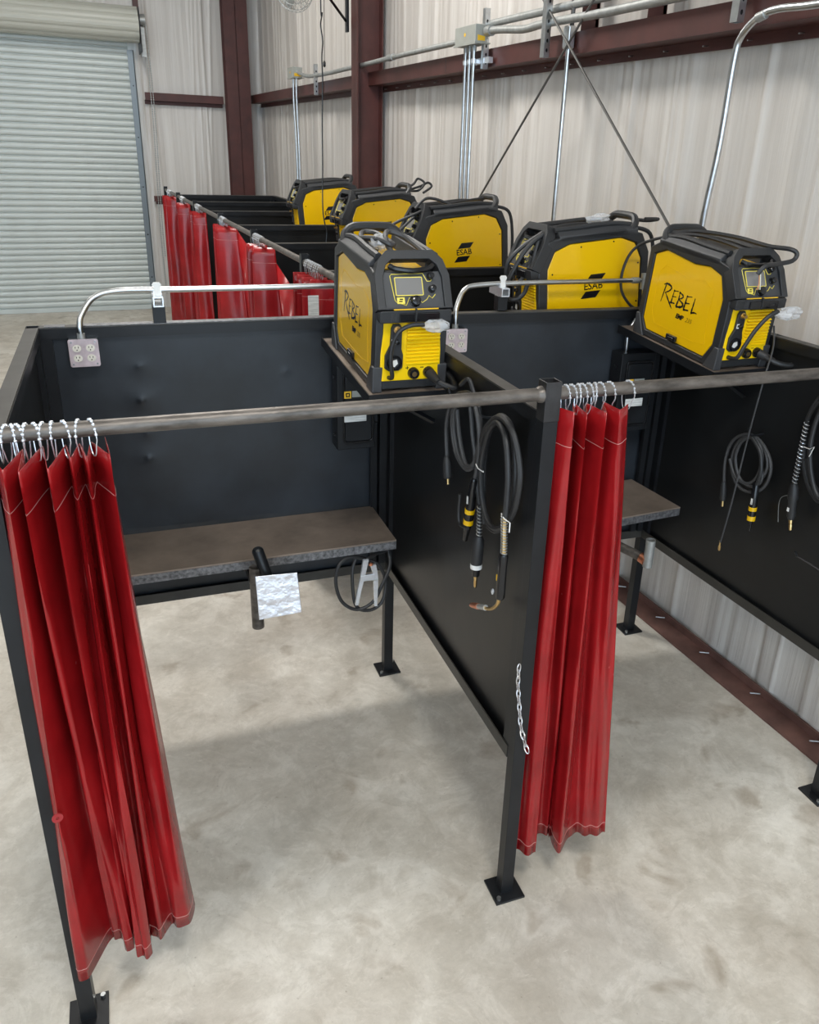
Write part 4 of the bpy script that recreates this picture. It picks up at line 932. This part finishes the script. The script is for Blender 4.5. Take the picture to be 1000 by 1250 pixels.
for f0, f1, r_ in ((.70, .80, .0195), (.95, 1.06, .0198)):
    mb = MB(); mb.cyl(jl(f0), jl(f1), r_, 16); mb.build('yellow_ring', 'yellow', hdl)
mb = MB(); mb.box(tuple(jl(.48) + np.array((-.018, -.004, 0))), (.002, .010, .03)); mb.build('printed_mark', 'white_plastic', hdl)
mb = MB(); mb.lathe(j1, j2, [(0, .016), (.5, .013), (1, .010)], 10); mb.build('jaw', 'gloss_black', el)
mb = MB(); mb.tube(catmull(path([(571, 645, -.075), (562, 640, -.075), (560, 628, -.075), (561.5, 603, -.075)]), 5), .007, 8); mb.build('jaw_lever', 'rubber', el)
# feed cord from the welder down to the hook
cf = MB(); cf.tube(catmull([at(562, 470, 'X', -.08), at(572, 463, 'X', -.07), at(578, 478, 'X', -.06), at(584, 497, 'X', -.055)], 6), .008, 8)
solo('welding_lead', cf, 'rubber', 'short black lead looping from the welder shelf to the coiled electrode lead', 'cable', at(572, 463, 'X', -.07))
# ground clamp under the table
gc = thing('ground_clamp', 'silver ground clamp with a looped black lead hanging under the table end', 'clamp', at(448, 690, 'Y', 1.12))
tubes(gc, path([(474, 670, 1.20), (476, 690, 1.16), (466, 715, 1.12), (455, 735, 1.12), (436, 744, 1.12), (418, 735, 1.12), (410, 712, 1.12), (414, 690, 1.13), (428, 680, 1.15), (445, 682, 1.17), (462, 690, 1.16), (471, 710, 1.15), (466, 735, 1.14), (450, 745, 1.13), (434, 738, 1.13), (430, 700, 1.14), (434, 683, 1.16)], ax='Y'), .0085, 'rubber', 'cable', 9, 8)
tubes(gc, path([(472, 672, 1.19), (460, 676, 1.17), (450, 682, 1.13), (443, 690, 1.12)], ax='Y'), .008, 'rubber', 'cable', 9)
A_ = lambda px, py, yy=1.10: np.array(at(px, py, 'Y', yy))
for pts in (((447, 684), (444, 700), (439, 722), (436, 739)), ((456, 690), (459, 705), (459, 722), (459, 740))):
    mb = MB()
    P = [A_(*q) for q in pts]; nb = catmull(P, 5); vs = []; fs = []
    for i, q in enumerate(nb):
        w_ = .013 - .006 * i / len(nb)
        vs += [(q[0] - w_, q[1], q[2]), (q[0] + w_, q[1], q[2]), (q[0] + w_, q[1] + .014, q[2]), (q[0] - w_, q[1] + .014, q[2])]
    for i in range(len(nb) - 1):
        for k in range(4): fs.append((4 * i + k, 4 * i + (k + 1) % 4, 4 * i + 4 + (k + 1) % 4, 4 * i + 4 + k))
    fs += [(0, 1, 2, 3), tuple(4 * (len(nb) - 1) + k for k in (3, 2, 1, 0))]
    mb.add(vs, fs); mb.build('clamp_arm', 'bright_zinc', gc)
mb = MB(); mb.cyl(A_(447, 707, 1.105), A_(461, 707, 1.105), .007, 10); mb.build('pivot_spring', 'dull_zinc', gc)
p_ = A_(448, 705); mb = MB(); mb.bb(p_[0] - .03, p_[0] + .04, p_[1] - .003, p_[1] + .010, p_[2] - .018, p_[2] + .014); mb.build('clamp_body', 'bright_zinc', gc, .003)
q_ = A_(453, 689, 1.11); mb = MB(); mb.sphere(tuple(q_), .012, 8, sc=(1, 1, .7)); mb.build('jaw_contact', 'copper', gc)
# leads on the right divider (wall frame)
XR = 1.595
hook(925, 528, XR, 'w', 'bent rod hook holding the coil with the yellow-ringed holder by the insulated wall')
e2 = thing('electrode_holder', 'electrode holder with yellow rings and coiled lead on the divider by the insulated wall', 'electrode holder', at(920, 530, 'X', XR, 'w'), 'w')
tubes(e2, path([(884, 588), (886, 560), (895, 538), (912, 530), (928, 538), (940, 560), (940, 580), (930, 597), (912, 600), (898, 588), (893, 565), (900, 542), (915, 533), (932, 545), (937, 570), (926, 590)], XR, 'w'), .008, 'grey_cable', 'cable', 9, 8)
tubes(e2, path([(891, 560), (897, 580), (910, 590), (922, 585), (930, 565), (928, 545), (918, 534), (905, 540), (898, 560), (904, 585), (920, 594), (930, 585), (929, 565)], XR - .012, 'w'), .008, 'grey_cable', 'cable', 9, 8)
tubes(e2, path([(918, 534), (928, 552), (929, 575), (924, 592)], XR - .025, 'w'), .0095, 'rubber', 'cable', 9)
j0, j1, j2 = [np.array(at(*q, 'X', XR - .02, 'w')) for q in ((924, 588), (917, 634), (915.5, 648))]
mb = MB(); mb.lathe(j0, j1, [(0, .011), (.05, .015), (.6, .018), (1, .019)], 14); hdl = mb.build('handle', 'gloss_black', e2)
for f0, f1 in ((.66, .76), (.90, 1.02)):
    mb = MB(); mb.cyl(jl(f0), jl(f1), .0198, 16); mb.build('yellow_ring', 'yellow', hdl)
mb = MB(); mb.box(tuple(jl(.5) + np.array((-.018, -.004, 0))), (.002, .010, .03)); mb.build('printed_mark', 'white_plastic', hdl)
mb = MB(); mb.lathe(j1, j2, [(0, .014), (.4, .006), (1, .005)], 10); mb.build('jaw', 'gloss_black', e2)
k0, k1, k2 = [np.array(at(*q, 'X', XR - .005, 'w')) for q in ((884, 588), (882.5, 611), (882, 618))]
mb = MB(); mb.lathe(k0, k1, [(0, .010), (.25, .015), (.9, .016), (1, .013)], 14); cn = mb.build('connector', 'rubber', e2)
mb = MB(); mb.cyl(k1, k2, .006, 10); mb.build('connector_pin', 'brass', cn)
t2 = thing('welding_torch', 'coiled torch lead with a long steel spring sleeve on the divider by the insulated wall', 'torch', at(985, 520, 'X', XR, 'w'), 'w')
tubes(t2, path([(984, 518), (992, 498), (1004, 484), (1018, 490), (1024, 540), (1016, 600), (1000, 612), (986, 590), (981, 555), (985, 515), (1000, 492), (1014, 505), (1016, 560), (1004, 598), (992, 590), (984, 560)], XR - .01, 'w'), .0105, 'rubber', 'torch_cable', 10, 8)
tubes(t2, path([(1012, 492), (1000, 505), (990, 540), (990, 575), (998, 605), (1012, 612)], XR - .03, 'w'), .0105, 'rubber', 'torch_cable', 10, 8)
c0_, c1_, c2_, c3_ = [np.array(at(*q, 'X', XR - .025, 'w')) for q in ((985.5, 515), (970, 590), (965.5, 634), (965, 647))]
mb = MB(); mb.cyl(c0_, c1_, .009, 8); mb.build('strain_sleeve', 'rubber', t2)
mb = MB(); hx = []
for k in range(231):
    f = k / 230; c_ = c0_ + (c1_ - c0_) * f; q = 2 * math.pi * 17 * f; hx.append((c_[0] + .0115 * math.cos(q), c_[1] + .0115 * math.sin(q), c_[2]))
mb.tube(hx, .0020, 5); mb.build('strain_spring', 'bright_zinc', t2)
mb = MB(); mb.lathe(c1_, c2_, [(0, .013), (.12, .022), (.4, .024), (.5, .019), (.9, .019), (1, .014)], 16); pg = mb.build('euro_plug', 'rubber', t2)
mb = MB(); mb.box(tuple(c1_ + (c2_ - c1_) * .72 + np.array((-.018, .004, 0))), (.003, .012, .018)); mb.build('plug_tag', 'white_plastic', pg)
mb = MB(); mb.lathe(c2_, c3_, [(0, .009), (.35, .009), (.4, .007), (.6, .009), (1, .007)], 12); mb.build('plug_pin', 'brass', pg)
zt_ = np.array(at(990, 549, 'X', XR - .04, 'w')); mb = MB(); mb.tube([tuple(zt_ + np.array(d)) for d in ((0, .04, 0), (-.008, 0, .004), (-.004, -.018, .02), (-.006, -.004, -.03))], .002, 5); mb.build('cable_tie', 'white_plastic', t2)
mb = MB(); mb.tube(catmull(path([(950, 637), (951, 615), (956, 606), (972, 604)], XR - .03, 'w'), 5), .0012, 5); mb.build('loose_wire', 'dull_zinc', t2)
gh = thing('gas_hose', 'thin black hose with a brass tip hanging from the welder by the insulated wall', 'hose', at(878, 672, 'X', 1.50, 'w'), 'w')
tubes(gh, [at(945, 398, 'X', 1.60, 'w'), at(944, 425, 'X', 1.56, 'w'), at(933, 462, 'X', 1.50, 'w'), at(913, 535, 'X', 1.50, 'w'), at(893, 615, 'X', 1.50, 'w'), at(879.5, 662, 'X', 1.51, 'w')], .0042, 'grey_cable', 'hose_tube', 8)
ta, tb = np.array(at(879.5, 660, 'X', 1.51, 'w')), np.array(at(878, 672, 'X', 1.512, 'w'))
mb = MB(); mb.lathe(ta, tb, [(0, .004), (.5, .004), (.55, .007), (.9, .007), (1, .004)], 10); mb.build('brass_tip', 'brass', gh)
bh = at(973, 679, 'X', XR, 'w'); bh2 = at(1010, 702, 'X', XR, 'w')
mb = MB(); mb.tube([(1.634, bh2[1], bh2[2]), (bh2[0], bh2[1], bh2[2]), (bh[0], bh[1], bh[2]), (bh[0] - .01, bh[1] + .005, bh[2] + .022)], .006, 6)
solo('cable_hook', mb, 'black_paint', 'long empty rod hook low on the divider by the insulated wall', 'hook', (1.634, bh2[1], bh2[2]), 'w')
# ================================================================ wall electrics
XP = 1.70
def Wp(px, py, X=XP): return at(px, py, 'X', X, 'w')
def jbox(pa, pb, px2, X0, label):
    # pa/pb: top-left and bottom-right pixel of the face turned to the gangway; px2: right pixel of the end face
    a, b = Wp(*pa, X0), Wp(*pb, X0); y0, y1 = b[1], a[1]; z0, z1 = b[2], a[2]
    xr = at(px2[0], px2[1], 'Y', y0, 'w')[0]
    t = thing('junction_box', label, 'electrical box', (X0, (y0 + y1) / 2, z0), 'w')
    mb = MB(); mb.bb(X0, xr, y0, y1, z0, z1); bx_ = mb.build('box', 'box_grey', t, .004)
    mb = MB(); mb.bb(X0 - .006, X0 + .004, y0 - .012, y1 + .012, z0 - .012, z0 + .004); mb.bb(X0, xr + .02, y0 - .012, y1 + .012, z0 - .008, z0); mb.build('flange', 'box_grey', t)
    yc, zc = (y0 + y1) / 2, (z0 + z1) / 2; s = (z1 - z0)
    mb = MB(); mb.prism([(yc + s * .11 * math.cos(q), zc + s * .11 * math.sin(q)) for q in np.linspace(0, 2 * math.pi, 9)[:-1]], 'X', X0 - .002, X0 + .002); mb.build('warning_sticker', 'orange_tag', bx_)
    mb = MB(); mb.prism([(X0 + .02, z0 + s * .10), (xr - .02, z0 + s * .10), (xr - .02, z0 + s * .34), (X0 + .02, z0 + s * .42)], 'Y', y0 - .002, y0 + .002); mb.build('warning_sticker', 'orange_tag', bx_)
    return (X0, xr, y0, y1, z0, z1)
B1 = jbox((556, 35), (580, 51), (595.5, 39), 1.63, 'grey junction box with yellow stickers above the triple conduit')
B2 = jbox((351, 83), (357.5, 94), (369, 88), 1.63, 'small grey junction box with a yellow sticker near the corner column')
def run(label, pts, r, m='galvanised', extra=(), res=6):
    t = thing('conduit', label, 'pipe', pts[0], 'w'); mb = MB(); mb.tube(catmull(pts, res), r, 12); mb.build('pipe', m, t)
    for p, q, rr_ in extra:
        mb = MB(); mb.cyl(p, q, rr_, 12); mb.build('coupling', 'dull_zinc', t)
    return t
yb1 = (B1[2] + B1[3]) / 2; zb1 = (B1[4] + B1[5]) / 2
for k, lab in enumerate(('galvanised conduit drop, wall side of the three under the stickered box', 'galvanised conduit drop, middle of the three under the stickered box', 'galvanised conduit drop, gangway side of the three under the stickered box')):
    yy = B1[3] - .05 - k * .095; xx = 1.705 - k * .010
    run(lab, [(xx, yy, B1[4] - .008), (xx, yy, 3.0), (xx, yy, 2.4), (xx, yy, 2.0)], .0135, 'galvanised', [((xx, yy, B1[4] - .01), (xx, yy, B1[4] - .045), .018)])
y2 = (B2[2] + B2[3]) / 2
run('galvanised conduit drop under the small box near the corner column', [(1.68, y2 + .04, B2[4]), (1.68, y2 + .04, 3.2), (1.69, y2, 2.6), (1.69, y2 - .02, 2.05)], .016)
run('second galvanised conduit drop under the small box near the corner column', [(1.70, y2 - .04, B2[4]), (1.70, y2 - .04, 3.2), (1.71, y2 - .05, 2.6), (1.71, y2 - .06, 2.05)], .016)
e1_ = Wp(476, 63); e2_ = Wp(424, 76)
run('long horizontal conduit between the two junction boxes', [(1.70, B1[3], zb1 - .02), (1.70, e1_[1] - .3, zb1 - .02), (1.70, e2_[1] - .3, zb1 - .03), (1.70, 9.0, zb1 - .02), (1.70, B2[2] + 0.25, (B2[4] + B2[5]) / 2 + .06), (1.70, B2[2], (B2[4] + B2[5]) / 2)], .023, 'dull_zinc', [((1.70, e1_[1] - .1, zb1 - .02), (1.70, e1_[1] + .02, zb1 - .02), .031)])
run('upper horizontal conduit leaving the stickered junction box', [(1.76, B1[2] + .03, Wp(600, 29, 1.76)[2]), Wp(625, 23, 1.76), Wp(655, 16, 1.76), Wp(715, 2, 1.76), (1.76, 0.8, Wp(715, 2, 1.76)[2]), (1.76, -3, Wp(715, 2, 1.76)[2])], .026, 'dull_zinc')
lo = [Wp(595, 38, 1.72), Wp(612, 36, 1.72), Wp(640, 35.5, 1.72), Wp(660, 30, 1.72), Wp(690, 24, 1.72), Wp(750, 13, 1.72)]
run('lower horizontal conduit with an offset bend leaving the stickered junction box', lo + [(1.72, 0.8, lo[-1][2]), (1.72, -3, lo[-1][2])], .026, 'dull_zinc', [(lo[0], tuple(np.array(lo[0]) + (np.array(lo[1]) - np.array(lo[0])) * .35), .036)])
run('bent galvanised conduit dropping to the welder beside the insulated wall', [(1.72, -2.5, Wp(1000, 6, 1.72)[2] + .02), (1.72, 0.3, Wp(1000, 6, 1.72)[2]), Wp(1000, 5, 1.72), Wp(950, 11, 1.72), Wp(925, 22, 1.72), Wp(905, 45, 1.72), Wp(896, 75, 1.72), Wp(878, 180, 1.72), Wp(857, 275, 1.72), (1.72, Wp(855, 285, 1.72)[1], 2.0)], .0165, 'galvanised', [(Wp(935, 17, 1.72), Wp(925, 22, 1.72), .021)])
l0, l1 = Wp(694, 60, 1.745), Wp(675, 275, 1.745)
run('single galvanised conduit drop behind the steel brace rods', [l0, (1.745, (l0[1] + l1[1]) / 2, 2.9), l1, (1.745, l1[1], 2.0)], .015)
t = thing('conduit_fitting', 'zinc conduit elbow body where the brace rods cross', 'pipe fitting', l0, 'w')
mb = MB(); mb.box((1.742, l0[1], l0[2] + .065), (.05, .075, .13)); mb.build('fitting_body', 'galvanised', t, .010)
mb = MB(); mb.cyl((1.75, l0[1] - .01, l0[2] + .12), (1.75, l0[1] - .01, l0[2] + .36), .014, 8); mb.build('nipple', 'rod_dark', t)
def strut(pt, pb, w, X, label, ext=0.0):
    a, b = Wp(*pt, X), Wp(*pb, X); y = b[1]
    t = thing('strut_channel', label, 'bracket', (X, y, b[2]), 'w')
    mb = MB(); mb.ring([(X, y - w / 2), (X + .041, y - w / 2), (X + .041, y + w / 2), (X, y + w / 2)], [(X + .003, y - w / 2 + .003), (X + .038, y - w / 2 + .003), (X + .038, y + w / 2 - .003), (X + .003, y + w / 2 - .003)], 'Z', b[2], a[2] + ext); s_ = mb.build('channel', 'galvanised', t)
    z = b[2] + .04
    while z < a[2] + ext - .03:
        mb = MB(); mb.prism([(X + .02 + .008 * math.cos(q), z + .012 * math.sin(q)) for q in np.linspace(0, 2 * math.pi, 9)[:-1]], 'Y', y - w / 2 - .0008, y - w / 2 + .001); mb.build('slot', 'gloss_black', s_)
        z += .055
    return t
strut((661, 0), (661, 70), .05, 1.665, 'slotted strut channel on the girt between the junction box and brace rods', .35)
strut((895, 0), (895, 27), .05, 1.69, 'slotted strut channel on the girt next to the bent conduit', .4)
strut((588, 22), (588, 84), .042, 1.715, 'strut channel behind the stickered junction box', .06)
strut((384, 78), (384, 116), .05, 1.68, 'strut channel carrying the long conduit near the corner column')
t = thing('conduit_clamp', 'strut clamp tying the triple conduit to its channel', 'bracket', (1.68, yb1, B1[4] - .16), 'w')
zc_ = Wp(575, 75, 1.68)[2]
mb = MB(); mb.bb(1.72, 1.755, B1[2] - .06, B1[3], zc_ - .02, zc_ + .02); mb.build('cross_channel', 'bright_zinc', t)
for k in range(3):
    yy = B1[3] - .05 - k * .095; xx = 1.705 - k * .010
    mb = MB(); mb.pipe((xx, yy, zc_ - .016), (xx, yy, zc_ + .016), .020, .0145, 12); mb.bb(xx, 1.722, yy - .004, yy + .004, zc_ - .012, zc_ + .012); mb.build('clamp', 'bright_zinc', t)
def brace(a, b, label, X):
    A, B = np.array(Wp(*a, X)), np.array(Wp(*b, X)); d = (B - A) / np.linalg.norm(B - A)
    up = A + d * ((4.9 - A[2]) / d[2]); dn = A + d * ((1.2 - A[2]) / d[2])
    mb = MB(); mb.tube([up, dn], .0075, 8); solo('brace_rod', mb, 'rod_dark', label, 'steel rod', tuple(dn), 'w')
brace((693, 55), (583, 245), 'steel brace rod slanting down to the welder below the triple conduit', 1.704)
brace((697, 60), (822, 285), 'steel brace rod slanting down to the welder by the insulated wall', 1.686)
# fan on the column, hanging cords
fc_ = at(359.5, -12, 'Y', 6.75, 'w'); fan = thing('wall_fan', 'wire-cage wall fan on an arm of the maroon column', 'fan', fc_, 'w')
R_ = .185
fd = Vector((-.55, -.80, -.22)).normalized()
MF = Matrix.Translation(fc_) @ fd.to_track_quat('Z', 'Y').to_matrix().to_4x4()
mb = MB()
for zz, s_ in ((.045, .9), (.075, .62), (.09, .3), (-.045, .9), (-.075, .62), (0, 1.0)):
    mb.tube([(R_ * s_ * math.cos(q), R_ * s_ * math.sin(q), zz) for q in np.linspace(0, 2 * math.pi, 33)[:-1]], .0028, 5, closed=True, M=MF)
for k in range(28):
    q = 2 * math.pi * k / 28
    for sg in (1, -1): mb.tube([(R_ * s_ * math.cos(q), R_ * s_ * math.sin(q), sg * z_) for s_, z_ in ((1, 0), (.9, .045), (.62, .075), (.3, .09), (.08, .092))], .0018, 4, M=MF)
mb.build('cage', 'dull_zinc', fan)
mb = MB(); mb.cyl((0, 0, -.17), (0, 0, -.02), .07, 16, M=MF); mb.cyl((0, 0, -.02), (0, 0, .03), .035, 14, M=MF); mb.build('motor', 'black_paint', fan)
for k in range(3):
    MBl = MF @ Matrix.Rotation(2 * math.pi * k / 3, 4, 'Z') @ Matrix.Rotation(.45, 4, 'X')
    mb = MB(); mb.prism([(.03, -.02), (.10, -.06), (.16, -.05), (.165, .03), (.10, .05), (.03, .02)], 'Z', -.002, .002, MBl); mb.build('blade', 'dull_zinc', fan)
ar0 = at(424.5, 26, 'X', 1.618, 'w'); 
mb = MB(); mb.tube([tuple(MF @ Vector((0, 0, -.15))), at(398, -8, 'Y', 6.8, 'w'), (1.60, ar0[1], ar0[2])], .014, 8); mb.build('mount_arm', 'gloss_black', fan)
mb = MB(); mb.bb(1.600, 1.624, ar0[1] - .03, ar0[1] + .03, ar0[2] - .10, ar0[2] + .5); mb.build('wall_bracket', 'black_paint', fan)
YC = 5.75
cpts = [at(*q, 'Y', YC, 'w') for q in ((391.5, 0), (393.5, 15), (391.5, 30), (394, 50), (393, 70), (394, 100), (393.5, 150), (394, 200), (394, 250), (396, 270), (399, 282), (398, 297))]
mb = MB(); mb.tube(catmull([(cpts[0][0], YC, 6.35), (cpts[0][0] + .02, YC, 5.2)] + cpts, 5), .006, 6)
solo('power_cord', mb, 'gloss_black', 'long black cord hanging from above past the farthest welder', 'cord', cpts[-1], 'w')
q0, q1 = at(395.5, 0, 'Y', 6.2, 'w'), at(396, 74, 'Y', 6.2, 'w')
pc = thing('pull_cord', 'thin pull cord with a small black pendant beside the hanging black cord', 'cord', q1, 'w')
mb = MB(); mb.tube([(q0[0], 6.2, 6.35), q0, q1], .003, 5); mb.build('cord', 'rubber', pc)
mb = MB(); mb.lathe(q1, (q1[0], q1[1], q1[2] - .055), [(0, .005), (.3, .013), (.8, .013), (1, .006)], 10); mb.build('pendant', 'gloss_black', pc)
